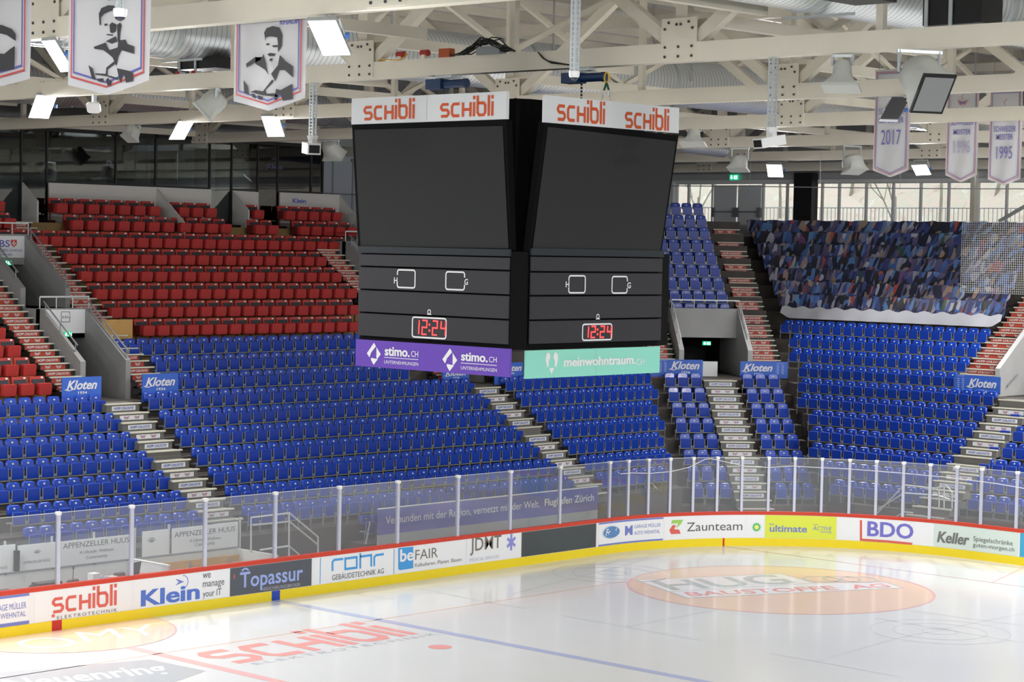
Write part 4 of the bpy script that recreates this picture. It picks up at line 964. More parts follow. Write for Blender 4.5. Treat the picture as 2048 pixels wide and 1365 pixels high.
# ================================================================== roof: trusses, purlins, deck, ducts
XT = (-18.7, -9.4, .08, 9.2, 18.2, 27.6, 36.9, 46.0)
ZC, ZT, HC = 13.5, 16.6, .36
NODE0 = {-18.7: 2.0, -9.4: 2.05, .08: 4.0, 9.2: -.6, 18.2: 5.6, 27.6: 6.6, 36.9: 4.0, 46.0: 4.0}
names = ('behind the camera side lamps', 'nearest to the camera carrying the portrait banners', 'carrying the scoreboard hoists', 'just behind the scoreboard', 'second behind the scoreboard', 'third behind the scoreboard', 'near the far windows', 'at the far wall')
M_BOLT = mat('dark_bolt', (.06, .06, .06), .5)
for X, nm in zip(XT, names):
    root = empty('roof_truss', (X, 0, ZC), label='cream steel roof truss '+nm, cat='roof truss', group='cream roof trusses')
    b = MB(); b.box(X-.15, X+.15, -39, 45.6, ZC, ZC+HC); b.build('bottom_chord', M_CREAM, root)
    b = MB(); b.box(X-.15, X+.15, -39, 45.6, ZT, ZT+.3); b.build('top_chord', M_CREAM, root)
    n0 = NODE0[X]; SP = 8.77
    ys = [n0+SP*i for i in range(-5, 6) if -38 < n0+SP*i < 44]
    for y in ys:
        b = MB(); b.box(X-.10, X+.10, y-.14, y+.14, ZC+HC, ZT); b.build('post', M_CREAM, root)
        for s in (-1, 1):
            b = MB(); b.bar((X, y+s*.28, ZC+HC+.02), (X, y+s*(SP/2-.15), ZT+.05), .20, .24); b.build('diagonal', M_CREAM, root)
        b = MB(); b.box(X-.175, X-.15, y-.42, y+.42, ZC+.03, ZC+.82); b.box(X+.15, X+.175, y-.42, y+.42, ZC+.03, ZC+.82); g = b.build('gusset_plate', M_CREAM, root)
        b = MB()
        for dy in (-.32, 0, .32):
            for z in (.10, .28): b.tube([(X-.175, y+dy, ZC+z), (X-.195, y+dy, ZC+z)], .028, 6)
        for dy, z in ((-.33, .62), (-.24, .74), (.33, .62), (.24, .74), (-.05, .7), (.05, .7)): b.tube([(X-.175, y+dy, ZC+z), (X-.195, y+dy, ZC+z)], .028, 6)
        b.build('bolts', M_BOLT, g)
        b = MB(); b.bar((X, y-SP/2, ZC+HC), (X, y-SP/2, ZT), .14, .14); b.build('hanger_post', M_CREAM, root)
    # links to the next truss
    i = XT.index(X)
    if i < len(XT)-1:
        X2 = XT[i+1]
        for y in [q for q in ys if -24 < q < 32]:
            b = MB(); b.box(X+.15, X2-.15, y-.09, y+.09, ZC+.75, ZC+.99); b.build('tie_beam', M_CREAM, root)
            b = MB(); b.bar((X+.15, y, ZT-.2), ((X+X2)/2, y, ZC+.95), .12, .12); b.bar((X2-.15, y, ZT-.2), ((X+X2)/2, y, ZC+.95), .12, .12); b.build('cross_brace', M_CREAM, root)
b = MB()
b.box(-46, 50.2, -40.3, 46, 17.32, 17.5); b.build('ceiling_roof_deck', M_DECK, kind='structure')
k = 0
for y in [-30+2.2*i for i in range(34)]:
    k += 1
    b = MB(); b.box(-45, 49.4, y-.07, y+.07, 17.06, 17.32); b.build('ceiling_purlin_beam', M_CREAM, kind='structure')
b = MB(); b.box(-46, 50, 45.7, 46, -.3, 17.4); b.build('wall_rear_of_side_stand', mat('pale_wall', (.55, .56, .57), .7), kind='structure')
def duct(y, zbot, dia, x0, x1, label):
    r = dia/2; b = MB(); b.tube([(x0, y, zbot+r), (x1, y, zbot+r)], r, 28)
    root = b.build('air_duct', M_DUCT, smooth=True, label=label, cat='duct', group='spiral air ducts under the roof')
    x = x0+3
    while x < x1:
        b = MB(); b.tube([(x-.05, y, zbot+r), (x+.05, y, zbot+r)], r+.035, 28); b.build('joint_ring', M_GALV, root)
        b = MB(); b.bar((x+.5, y-r-.05, zbot+r), (x+.5, y-r-.05, 17.3), .06, .03); b.bar((x+.5, y+r+.05, zbot+r), (x+.5, y+r+.05, 17.3), .06, .03); b.bar((x+.5, y-r-.05, zbot-.04), (x+.5, y+r+.05, zbot-.04), .05, .05); b.build('hanger', M_GALV, root)
        x += 6.1
duct(-8.0, 14.2, 1.45, -22, 47, 'nearest spiral duct running away at the upper right')
duct(10.0, 14.2, 1.40, -22, 47, 'middle spiral duct passing above the scoreboard')
duct(29.0, 14.25, 1.40, -12, 30, 'rear spiral duct above the red seats')
P_ = at(1407, 285, 0, 33.5)
b = MB(); b.tube([at(1360, 288, 1, P_.y), at(1447, 300, 1, P_.y)], .30, 20); b.build('air_duct', M_DUCT, smooth=True, label='short spiral duct end hanging right of the scoreboard top', cat='duct', group='spiral air ducts under the roof')
# black filter boxes
def filter_box(px0, py0, px1, py1, X, label, d=.7):
    a = at(px0, py1, 0, X); c = at(px1, py0, 0, X)
    b = MB(); b.box(X, X+d, c.y, a.y, a.z, c.z); o = b.build('equipment_box', M_BLACK, label=label, cat='box', group='black boxes on the trusses')
    b = MB()
    for t in (.08, .5): y = a.y+(c.y-a.y)*t; b.box(X-.05, X-.02, y-.035, y+.035, a.z-.1, c.z+.3); b.box(X-.08, X+.1, y-.05, y+.05, a.z-.12, a.z-.05)
    b.build('strap_bracket', M_GALV, o)
    b = MB()
    for t in (.08, .5): y = a.y+(c.y-a.y)*t; b.box(X-.12, X-.075, y-.05, y+.05, a.z-.13, a.z-.05)
    b.build('red_end_cap', M_RED2, o)
filter_box(1845, -60, 1965, 52, 0.4, 'black box strapped on the truss at upper right')
filter_box(355, 112, 432, 140, .3, 'black box on the truss between the two portrait banners')
b = MB(); p = at(1700, -8, 2, 14.1); b.box(p.x-.5, p.x+.6, p.y-.5, p.y+.3, 14.02, 14.12); b.build('vent_plate', M_DARK, label='dark vent plate on the underside of the upper right duct', cat='vent')

# ================================================================== end wall with windows, doors
XW = 49.5
wz = at(1700, 367, 0, XW).z; 
M_WALLP = mat('pale_wall', (.55, .56, .57), .7); M_FASCIA = mat('fascia_grey', (.46, .47, .48), .6)
zs = at(1700, 447, 0, XW).z-.6
b = MB(); b.box(XW, XW+.3, -40, 46, wz, wz+.75); b.build('wall_end_fascia', M_FASCIA, kind='structure')
b = MB(); b.box(XW-.15, XW, -40, 46, wz+.02, wz+.18); b.build('trim_window_head', M_WHITE, kind='structure')
b = MB(); b.box(XW+.05, XW+.35, -40, 46, wz+.75, 17.4); b.build('wall_end_upper', M_WALLP, kind='structure')
b = MB(); b.box(XW, XW+.3, -40, 46, -.1, zs); b.build('wall_end_lower', M_CONC, kind='structure')
yw = lambda px: at(px, 405, 0, XW).y
edges = [1352, 1376, 1424]; edges2 = [1525, 1573, 1602]; edges3 = [1643, 1677, 1731, 1785, 1840, 1896, 1946]; edges4 = [1955, 2012, 2065, 2120, 2180]
b0_ = 1
for E_ in (edges, edges2, edges3, edges4):
    root = empty('window_%d' % b0_, (XW, yw(E_[0]), zs), kind='structure'); b0_ += 1
    b = MB(); b.box(XW+.10, XW+.11, yw(E_[-1]), yw(E_[0]), zs, wz); b.build('window_glass', M_WINGLASS, root, kind='structure')
    b = MB()
    for x in E_: y = yw(x); b.box(XW, XW+.12, y-.05, y+.05, zs, wz)
    b.box(XW, XW+.12, yw(E_[-1]), yw(E_[0]), zs-.05, zs+.05); b.build('window_frame', M_WHITE, root, kind='structure')
root = empty('door_1', (XW, yw(1475), zs), kind='structure')
for a, c in ((1427, 1474), (1475, 1523)):
    b = MB(); b.box(XW-.02, XW+.06, yw(c)+.03, yw(a)-.03, at(1475, 470, 0, XW).z-.1, wz-.05); b.build('door_leaf', mat('door_grey', (.74, .76, .79), .5), root, kind='structure')
    b = MB(); zz = at(1475, 424, 0, XW).z; b.tube([(XW-.12, yw(c)+.15, zz), (XW-.12, yw(a)-.15, zz)], .03, 6)
    for q in (c-2, a+2): b.box(XW-.14, XW, yw(q)-.08, yw(q)+.08, zz-.25, zz+.2)
    b.build('push_bar', M_GREYM, root, kind='structure')
b = MB(); b.box(XW-.02, XW+.1, yw(1525), yw(1425), zs-.3, at(1475, 470, 0, XW).z-.1); b.build('wall_below_door', M_WALLP, kind='structure')
b = MB(); b.box(XW-.6, XW-.1, yw(1638), yw(1602), zs-1, at(1620, 347, 0, XW).z); b.build('column_black', M_BLACK, kind='structure')
b = MB(); b.box(XW-.25, XW+.2, yw(1352), yw(1338), zs-1, wz+.1); b.build('column_white', M_WHITE, kind='structure')
b = MB(); b.box(XW-.25, XW+.2, yw(1955), yw(1946), zs-1, 17); b.build('column_grey', M_CREAM, kind='structure')
b = MB(); b.box(XW-.5, XW-.3, yw(1344), yw(1336), zs-1, wz-.3); b.build('column_dark', M_BLACK, kind='structure')
P_ = Plane((XW-.1, 0, 0), (0, -1, 0), (0, 0, 1)); P_.N = Vector((-1, 0, 0))
exit_sign(1469, 355, .50, .26, P_, 'green exit sign above the grey double door')
b = MB(); b.bar(at(1998, 443, 0, XW-.3), at(2075, 398, 0, XW-.3), .10, .14); b.build('diagonal_brace', M_RAIL, label='pale diagonal steel brace in front of the far right windows', cat='brace')
# outside: slope with bare trees, railing
sl = MB(); n_ = 24
for i in range(n_+1):
    for j in range(9):
        y = -60+i*6.; t = j/8; x = 62+t*26; z = 6+t*24+.6*sin(i*1.7+j*2.1)
        sl.v.append(Vector((x, y, z)))
for i in range(n_):
    for j in range(8): sl.f.append((i*9+j, i*9+j+1, (i+1)*9+j+1, (i+1)*9+j)); sl.mi.append(0)
mh = bpy.data.materials.new('leaf_litter_slope'); mh.use_nodes = True; nt = mh.node_tree; bb = nt.nodes['Principled BSDF']; bb.inputs['Roughness'].default_value = .95
tc = nt.nodes.new('ShaderNodeTexCoord'); nz = nt.nodes.new('ShaderNodeTexNoise'); nz.inputs['Scale'].default_value = 1.1; nz.inputs['Detail'].default_value = 8; nz.inputs['Roughness'].default_value = .75
rp = nt.nodes.new('ShaderNodeValToRGB'); els = rp.color_ramp.elements; els[0].position = .30; els[0].color = (.44, .40, .26, 1); els[1].position = .68; els[1].color = (.90, .80, .74, 1)
e = els.new(.45); e.color = (.78, .62, .52, 1); e = els.new(.55); e.color = (.66, .60, .46, 1)
nt.links.new(tc.outputs['Object'], nz.inputs['Vector']); nt.links.new(nz.outputs['Fac'], rp.inputs['Fac']); nt.links.new(rp.outputs['Color'], bb.inputs['Base Color'])
sl.build('hill_outside', mh, kind='structure')
M_BARK = mat('bare_bark', (.34, .31, .24), .9, noise=.3, nscale=3)
rt = random.Random(5)
def tree(x, y, z, h, label):
    b = MB()
    def br(p, d, L, r, lev):
        q = p+d*L; b.tube([p, p.lerp(q, .5)+Vector((rt.uniform(-1, 1), rt.uniform(-1, 1), 0))*L*.05, q], [r, r*.8, r*.55], 5)
        if lev > 0:
            for k in range(3):
                dd = (d+Vector((rt.uniform(-1, 1), rt.uniform(-1, 1), rt.uniform(-.3, .7)))*.75).normalized(); br(p+(q-p)*rt.uniform(.5, 1.), dd, L*rt.uniform(.5, .75), r*.5, lev-1)
    br(Vector((x, y, z)), Vector((rt.uniform(-.15, .15), rt.uniform(-.15, .15), 1)).normalized(), h*.4, .11, 4)
    b.build('bare_tree', M_BARK, label=label, cat='tree', group='bare trees outside the end windows')
for i, px in enumerate((1400, 1560, 1700, 1790, 1880, 1990)):
    p = at(px, 430, 0, 66+2*(i % 3)); tree(p.x, p.y, 6+(p.x-62)/26*24-.3, 9, 'bare tree outside the far windows, %s from left' % ORD[i+1])
b = MB(); zr = at(1700, 416, 0, XW+3).z
b.tube([(XW+3, 40, zr), (XW+3, -30, zr)], .03, 6); b.tube([(XW+3, 40, zr-.85), (XW+3, -30, zr-.85)], .03, 6)
y = 40
while y > 0: b.bar((XW+3, y, zr-.9), (XW+3, y, zr), .03, .03); y -= .22
b.build('outdoor_railing', M_WHITE, label='white bar railing outside behind the far windows', cat='railing')

# ================================================================== printed crowd sheet over the upper end rows
ms = bpy.data.materials.new('crowd_print'); ms.use_nodes = True; nt = ms.node_tree; bb = nt.nodes['Principled BSDF']; bb.inputs['Roughness'].default_value = .5
uvn = nt.nodes.new('ShaderNodeUVMap'); uvn.uv_map = 'print'
mp = nt.nodes.new('ShaderNodeMapping'); mp.vector_type = 'TEXTURE'; mp.inputs['Rotation'].default_value = (0, 0, .75); mp.inputs['Scale'].default_value = (.50, .21, 1)
nt.links.new(uvn.outputs[0], mp.inputs['Vector'])
nz = nt.nodes.new('ShaderNodeTexNoise'); nz.inputs['Scale'].default_value = .9; nz.inputs['Detail'].default_value = 3; nt.links.new(mp.outputs[0], nz.inputs['Vector'])
def mixc(a_, b_, f_, mode='MIX'):
    n = nt.nodes.new('ShaderNodeMixRGB'); n.blend_type = mode
    for s_, v_ in ((n.inputs[0], f_), (n.inputs[1], a_), (n.inputs[2], b_)):
        if hasattr(v_, 'is_output'): nt.links.new(v_, s_)
        else: s_.default_value = v_
    return n.outputs[0]
warp = mixc(mp.outputs[0], nz.outputs['Color'], .45, 'ADD')
def cells(scale, cols):
    vo = nt.nodes.new('ShaderNodeTexVoronoi'); vo.voronoi_dimensions = '2D'; vo.inputs['Scale'].default_value = scale; nt.links.new(warp, vo.inputs['Vector'])
    sp = nt.nodes.new('ShaderNodeSeparateColor'); nt.links.new(vo.outputs['Color'], sp.inputs[0])
    rp = nt.nodes.new('ShaderNodeValToRGB'); rp.color_ramp.interpolation = 'CONSTANT'; els = rp.color_ramp.elements
    els[0].color = cols[0][1]+(1,); els[1].position = cols[1][0]; els[1].color = cols[1][1]+(1,)
    for p_, c_ in cols[2:]: e_ = els.new(p_); e_.color = c_+(1,)
    nt.links.new(sp.outputs[0], rp.inputs['Fac']); return rp.outputs[0], sp.outputs[1]
big, _g = cells(.8, [(0, (.035, .04, .075)), (.20, (.07, .09, .26)), (.34, (.10, .20, .52)), (.46, (.05, .045, .05)), (.56, (.17, .15, .30)), (.66, (.11, .13, .22)), (.74, (.42, .42, .54)), (.80, (.05, .055, .12)), (.88, (.16, .34, .66)), (.94, (.24, .10, .24)), (.97, (.06, .13, .10))])
sm, g2 = cells(1.5, [(0, (.04, .045, .08)), (.22, (.09, .12, .36)), (.40, (.46, .34, .28)), (.50, (.05, .05, .06)), (.62, (.55, .56, .66)), (.72, (.14, .28, .62)), (.82, (.20, .16, .26)), (.90, (.55, .12, .10)), (.93, (.30, .30, .40))])
gt_ = nt.nodes.new('ShaderNodeMath'); gt_.operation = 'GREATER_THAN'; gt_.inputs[1].default_value = .42; nt.links.new(g2, gt_.inputs[0])
col_ = mixc(big, sm, gt_.outputs[0]); nt.links.new(col_, bb.inputs['Base Color'])
sheet_l = {-5: (1563, 640), -8: (1535, 560), -12: (1493, 442)}; sheet_r = {-5: (2002, 648), -8: (2032, 572), -12: (2075, 450)}
def sheet_u(d, k):
    ks = sorted(d); 
    for a, c in zip(ks, ks[1:]):
        if a <= k <= c:
            t = (k-a)/(c-a); p = (d[a][0]+(d[c][0]-d[a][0])*t, d[a][1]+(d[c][1]-d[a][1])*t); return FE.on(*p, vE(k))[0]
prof = []
for i in range(0, 29):
    k = -5-i/4.; ph = (i % 4)/4.
    v = vE(k); z = ZE0+.10-H_E*k-(0, .16, .31, .26)[i % 4]-.02
    prof.append((k, v, z))
sh = MB(); NU = 60
rs = random.Random(3)
for i, (k, v, z) in enumerate(prof):
    ua, ub = sheet_u(sheet_l, max(-12, k)), sheet_u(sheet_r, max(-12, k))
    for j in range(NU+1):
        t = j/NU; sag = .05*sin(j*1.3+i*.9)+.035*sin(j*3.1+i*1.7)
        sh.v.append(FE(ua+(ub-ua)*t, v-.03*sin(j*.8), z+sag*(1 if i % 4 else .45)))
for i in range(len(prof)-1):
    for j in range(NU): a = i*(NU+1)+j; sh.f.append((a, a+1, a+NU+2, a+NU+1)); sh.mi.append(0)
def add_print_uv(o, nu, nv, su, sv):
    uv = o.data.uv_layers.new(name='print')
    for l in o.data.loops: i_, j_ = divmod(l.vertex_index, nu+1); uv.data[l.index].uv = (j_*su, i_*sv)
so = sh.build('crowd_sheet', ms, smooth=True, label='huge printed crowd sheet draped over the upper rows of the end stand', cat='banner sheet')
add_print_uv(so, NU, 28, .26, .25)
b = MB(); ua, ub = FE.on(1560, 650, vE(-5)-.12)[0], FE.on(2001, 665, vE(-5)-.12)[0]; zt_ = prof[0][2]
for j in range(61):
    t = j/60; u = ua+(ub-ua)*t; sl_ = .04*sin(j*.9); cut = min(1, min(t, 1-t)*25)
    b.v += [FE(u, vE(-5)-.02, zt_+.02+.05*sin(j*1.3)), FE(u, vE(-5)-.13+sl_*.4, zt_-.22), FE(u, vE(-5)-.17+sl_, zt_-.22-.22*cut)]
for j in range(60):
    for q in range(2): a = 3*j+q; b.f.append((a, a+3, a+4, a+1)); b.mi.append(0)
b.build('white_hem', mat('white_fabric', (.62, .63, .68), .8), so, smooth=True)
# protective net behind the goal
nv = vE(-3)
b = MB(); ua, za = FE.on(1925, 441, nv); ub, zb_ = FE.on(2075, 590, nv); u = ua; g = .085
while u < ub: b.bar(FE(u, nv, zb_), FE(u, nv, za), .010, .010); u += g
z = zb_
while z < za: b.bar(FE(ua, nv, z), FE(ub, nv, z), .010, .010); z += g
b.build('safety_net', mat('pale_net_cord', (.50, .50, .47), .8), label='pale square mesh safety net in front of the crowd sheet at right', cat='net')
b = MB(); P = [at(x, y, 0, 33.) for x, y in ((1345, 372), (1500, 373), (1640, 375), (1800, 377), (1950, 378), (2090, 378))]; b.tube(P, .02, 6)
for q in P[1:-1]: b.tube([q, Vector((q.x, q.y, 13.6))], .008, 5)
b.build('net_cable', M_GREYM, label='thin horizontal net cable in front of the far windows', cat='cable')
# ================================================================== lounge (glass boxes behind the red seats)
YL = 32.4
zlo, zhi = 11.86, 13.62
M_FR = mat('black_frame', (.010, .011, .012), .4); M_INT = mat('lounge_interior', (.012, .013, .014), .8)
lx = lambda x, y=340: at(x, y, 1, YL).x
b = MB(); b.box(-6, lx(645), YL+4.2, YL+4.4, 9.5, 14.2); b.build('wall_lounge_back', M_INT, kind='structure')
b = MB(); b.box(-6, lx(645), YL-.05, YL+4.4, zhi+.12, zhi+.3); b.build('ceiling_lounge', M_INT, kind='structure')
b = MB(); b.box(-6, lx(645), YL, YL+4.4, 10.4, 10.6); b.build('floor_lounge', M_INT, kind='structure')
b = MB(); b.box(lx(645)-.08, lx(645), YL, YL+4.4, 10.5, zhi+.12); b.build('wall_lounge_side', M_FR, kind='structure')
b = MB(); b.box(-6, lx(648), YL-.25, YL+.1, zhi+.12, zhi+.34); b.build('trim_lounge_head', M_CREAM, kind='structure')
root = empty('window_5', (10, YL, zlo), kind='structure')
b = MB(); b.box(-6, lx(645), YL, YL+.012, 10.6, zhi+.12); b.build('window_glass', M_GLASSD, root, kind='structure')
b = MB()
for x, w, z0 in ((-30, .07, 10.6), (42, .06, 10.6), (93, .06, zlo), (231, .06, zlo), (311, .07, zlo), (419, .06, 10.6), (463, .05, 10.6), (515, .05, 10.6), (555, .06, zlo), (622, .08, zlo), (645, .07, zlo)):
    X = lx(x); b.box(X-w/2, X+w/2, YL-.04, YL+.03, z0, zhi+.12)
b.box(-6, lx(645), YL-.04, YL+.03, zhi, zhi+.14); b.box(lx(93), lx(419), YL-.035, YL+.02, zlo-.02, zlo+.05); b.box(lx(555), lx(645), YL-.035, YL+.02, zlo-.02, zlo+.05); b.box(lx(463), lx(515), YL-.035, YL+.02, zlo-.02, zlo+.05)
b.build('window_frame', M_FR, root, kind='structure')
M_OFFW = mat('warm_white_wall', (.60, .585, .56), .6)
for n_, (a, c) in enumerate(((94, 419), (463, 513), (556, 676))):
    b = MB(); b.box(lx(a, 400), lx(c, 400), YL-.12, YL-.045, 10.3, zlo-.02 if a != 463 else zlo-.05); o = b.build('wall_lounge_parapet', M_OFFW, kind='structure')
def partition(px_top, px_bot, label):
    x0 = at(*px_top, 1, YL).x; z1 = zlo-.05
    X = x0; f = lambda p: at(*p, 0, X)
    p = f(px_bot); v1 = p.y; zt1 = p.z
    b = MB(); b.prism([(X-.03, YL-.1, 9.6), (X-.03, v1, 8.9), (X-.03, v1, zt1), (X-.03, YL-.1, z1)], (.06, 0, 0)); return b.build('partition_wall', M_OFFW, label=label, cat='partition', group='sloping white partitions below the lounge')
partition((310, 380), (370, 446), 'sloping white partition in the middle of the upper red rows')
partition((463, 383), (498, 421), 'sloping white partition right of the black lounge stairs')
partition((42, 364), (76, 402), 'sloping white partition at upper left beside black stairs')
partition((676, 396), (716, 436), 'sloping white partition next to the left scoreboard edge')
for nm, a, c in (('upper left', 80, 91), ('centre', 424, 462), ('right', 517, 553)):
    b = MB(); x0, x1 = lx(a, 420), lx(c, 420)
    for j in range(5): b.box(x0, x1, YL-2.6+.5*j, YL, 9.0, 9.55+.25*j)
    b.build('stair_flight', M_BLACKC, label='black carpeted lounge stairs, %s' % nm, cat='stairs', group='black stairs to the lounge')
S = Plane((lx(556), YL-.12, 10.3), (1, 0, 0), (0, 0, 1)); S.N = Vector((0, -1, 0))
b = MB(); put_text_px(b, S, 'Klein', (585, 406), (612, 397), bold=.05, off=.004); b.build('wall_lettering', M_BLUETXT, label='small blue word on the white parapet below the right lounge window', cat='lettering')
# inside the lounge
b = MB(); b.box(lx(533), lx(567), YL+.013, YL+.03, at(550, 347, 1, YL).z, at(550, 320, 1, YL).z); o = b.build('window_poster', mat('poster_white', (.62, .64, .66), .5), label='white poster with blue word behind the lounge glass', cat='poster')
S = Plane((lx(533), YL+.006, zlo), (1, 0, 0), (0, 0, 1)); S.N = Vector((0, -1, 0))
b = MB(); put_text_px(b, S, 'Klein', (535, 338), (565, 328), bold=.05, off=-.004); b.build('lettering', M_BLUETXT, o)
M_FROST = mat('frosted_panel', (.30, .35, .35), .4)
for i, (a, c, d) in enumerate(((290, 309, .5), (315, 322, .6), (384, 416, .8), (424, 441, .3), (588, 618, .7), (624, 641, .7))):
    b = MB(); b.box(lx(a), lx(c), YL+d, YL+d+.05, 10.6, zhi-.02); b.build('partition_screen', M_FROST, label='pale frosted screen inside the lounge, %s from left' % ORD[i+1], cat='screen', group='frosted screens inside the lounge')
b = MB(); b.box(lx(457)+.9, lx(482)+1.0, YL+4.1, YL+4.19, at(470, 364, 1, YL+4.1).z, at(470, 313, 1, YL+4.1).z); b.build('window_6', mat('bright_outdoor_window', (.75, .72, .66), .5, emit=.75, noise=.2, nscale=5), kind='structure')
for i, x in enumerate((101, 122, 143)):
    b = MB(); p = at(x, 310, 1, YL+1.2); b.tube([Vector((p.x, p.y, zhi+.13)), p], .006, 5); b.tube([p, p-Vector((0, 0, .16))], .035, 8); b.build('pendant_lamp', M_GREYM, label='slim pendant lamp behind the lounge glass, %s from left' % ORD[i+1], cat='pendant lamp', group='pendant lamps in the lounge')
for i, (a, c) in enumerate(((112, 205), (215, 228), (232, 248), (0, 80))):
    b = MB(); b.box(lx(a), lx(c), YL+1.0, YL+1.7, 10.6, 12.15-.03*i); b.build('covered_table', mat('table_linen', (.34, .37, .40), .8), label='pale cloth covered table behind the lounge glass, %s from left' % ORD[i+1], cat='table', group='covered tables in the lounge')
# bluish double doors right of the lounge
root = empty('door_2', (lx(690)+1.5, 36.5, 10.6), kind='structure')
YD = 37.5; dx = lambda x: at(x, 370, 1, YD).x
for a, c in ((628, 664), (666, 704), (706, 745)):
    b = MB(); b.box(dx(a), dx(c), YD, YD+.06, at(a, 440, 1, YD).z, at(a, 322, 1, YD).z); b.build('door_leaf', mat('pale_blue_grey_door', (.46, .49, .56), .5), root, kind='structure')
b = MB()
for x in (665, 705): b.box(dx(x)-.04, dx(x)+.04, YD-.03, YD+.08, 10.2, at(x, 318, 1, YD).z)
b.tube([(dx(630), YD-.1, at(650, 387, 1, YD).z), (dx(740), YD-.1, at(650, 387, 1, YD).z)], .025, 6)
b.build('door_frame', M_GREYM, root, kind='structure')
S = Plane((dx(640), YD-.3, 12), (1, 0, 0), (0, 0, 1)); S.N = Vector((0, -1, 0))
exit_sign(680, 305, .42, .30, S, 'green exit sign above the pale doors left of the scoreboard')
b = MB(); b.box(lx(648)+.05, 40, YD+.1, YD+.3, 8, 17.3); b.build('wall_behind_doors', M_WALLP, kind='structure')
b = MB(); b.box(-12, lx(648)+.05, YL+4.4, YL+4.6, 8, 17.3); b.build('wall_behind_lounge', M_WALLP, kind='structure')

# ================================================================== floodlights
LN = Vector((-.50, -.50, -.71)).normalized()
def area_lamp(name, loc, d, power, sz=(.6, .8), spread=150):
    l = bpy.data.lights.new(name, 'AREA'); l.shape = 'RECTANGLE'; l.size, l.size_y = sz; l.energy = power; l.color = (1, .99, .98); l.spread = radians(spread)
    o = bpy.data.objects.new(name, l); COL.objects.link(o); o.location = loc; o.rotation_euler = Vector(d).to_track_quat('-Z', 'Y').to_euler(); return o
def flood_body(C, ax, ay, N, X, label, grp='LED floodlights on the trusses', lit=True, group=True, yc=None):
    """lens plate centred at C with half edges ax (along width), ay (length); N points out of the lens"""
    root = empty('floodlight', C, label=label, cat='floodlight', group=grp)
    b = MB(); q = [C-ax-ay, C+ax-ay, C+ax+ay, C-ax+ay]; b.prism(q, -N*.09); b.build('housing', M_GALV, root)
    for k in range(3):
        t0, t1 = -.96+.655*k, -.96+.655*k+.61
        b = MB(); e = N*.006
        b.add([C-ax*.95+ay*t0+e, C+ax*.95+ay*t0+e, C+ax*.95+ay*t1+e, C-ax*.95+ay*t1+e], [(0, 1, 2, 3)]); b.build('led_lens', M_LAMP if lit else M_DARK, root)
    top = Vector((X, C.y if yc is None else yc, ZC))
    b = MB(); m1, m2 = C-ax*1.08-N*.05, C+ax*1.08-N*.05
    hz = Vector((0, 0, 1)); h1, h2 = Vector((m1.x*.4+top.x*.6, m1.y, ZC-.06)), Vector((m2.x*.4+top.x*.6, m2.y, ZC-.06))
    b.tube([m1, h1, h2, m2], .022, 6); b.bar((top.x, (h1.y+h2.y)/2-.06, ZC-.06), (top.x, (h1.y+h2.y)/2-.06, ZC+.42), .02, .02); b.bar((top.x, (h1.y+h2.y)/2+.06, ZC-.06), (top.x, (h1.y+h2.y)/2+.06, ZC+.42), .02, .02); b.build('yoke', M_GALV, root)
    b = MB(); c = C+ax*1.1-N*.05; b.tube([c, c+ax.normalized()*.07], .05, 8); b.build('pivot_knob', mat('blue_pivot', (.05, .17, .50), .4), root)
    if lit:
        o = area_lamp('floodlight_beam', (0, 0, 0), (0, 0, -1), LAMP_W); o.parent = root
        o.location = N*.03; o.rotation_euler = N.to_track_quat('-Z', 'Y').to_euler()
    return root
def flood_px(q, X, label, lit=True):
    tl, tr, br, bl = q
    cx = sum(p[0] for p in q)/4; cy = sum(p[1] for p in q)/4
    C = at(cx, cy, 0, X); P = [atn(*p, C, LN) for p in q]
    ax = ((P[1]-P[0])+(P[2]-P[3]))/4; ay = ((P[3]-P[0])+(P[2]-P[1]))/4
    return flood_body(C, ax, ay, LN, X, label, lit=lit)
flood_px([(615, 42), (671, 40), (703, 111), (645, 112)], -9.4, 'brightest floodlight, lower edge near the left scoreboard sign')
flood_px([(521, 233), (558, 232), (569, 274), (536, 274)], 9.2, 'lit floodlight below the second portrait banner, left of the hanging camera')
flood_px([(357, 243), (389, 242), (369, 280), (337, 279)], 9.2, 'lit floodlight left of the large pale horn loudspeaker')
flood_px([(73, 190), (114, 192), (98, 238), (56, 236)], .08, 'lit floodlight above the lounge at upper left')
flood_px([(82, 82), (110, 80), (148, 143), (122, 145)], -9.4, 'lit floodlight half hidden by the first portrait banner')
flood_px([(1532, 328), (1564, 331), (1567, 354), (1536, 355)], 36.9, 'lit floodlight above the windows, left of the black column')
flood_px([(1822, 331), (1853, 329), (1863, 350), (1832, 351)], 36.9, 'lit floodlight above the far windows between two championship banners')
# the other floodlights of the hall (outside the picture)
k = 0
for X, ys in ((-18.7, (-20, -10, 0, 10, 20)), (-9.4, (-20, -12, 12, 20)), (.08, (-20, -12)), (9.2, (-22, -14, -6)), (18.2, (-16, -8, 26)), (27.6, (-16, -8, -1, 27)), (36.9, (-8, 2))):
    for y in ys:
        if X > -18 and -60 < proj((X-.35, y, ZC-.4))[0] < 2110 and proj((X-.35, y, ZC-.4))[1] > -40: continue
        k += 1; d = Vector((.38, .48, -.80)).normalized() if (y < -7 or X < -18) else Vector((.2, -y*.018, -1)).normalized()
        o = area_lamp('floodlight_beam', (X-.35, y, ZC-.45), d, LAMP_W)
        C = Vector((X-.35, y, ZC-.40)); u = Vector((0, 1, 0)); w = d.cross(u).normalized()
        flood_body(C, u*.3, w*.4, d, X, 'lit floodlight outside the picture on its roof truss', lit=False)
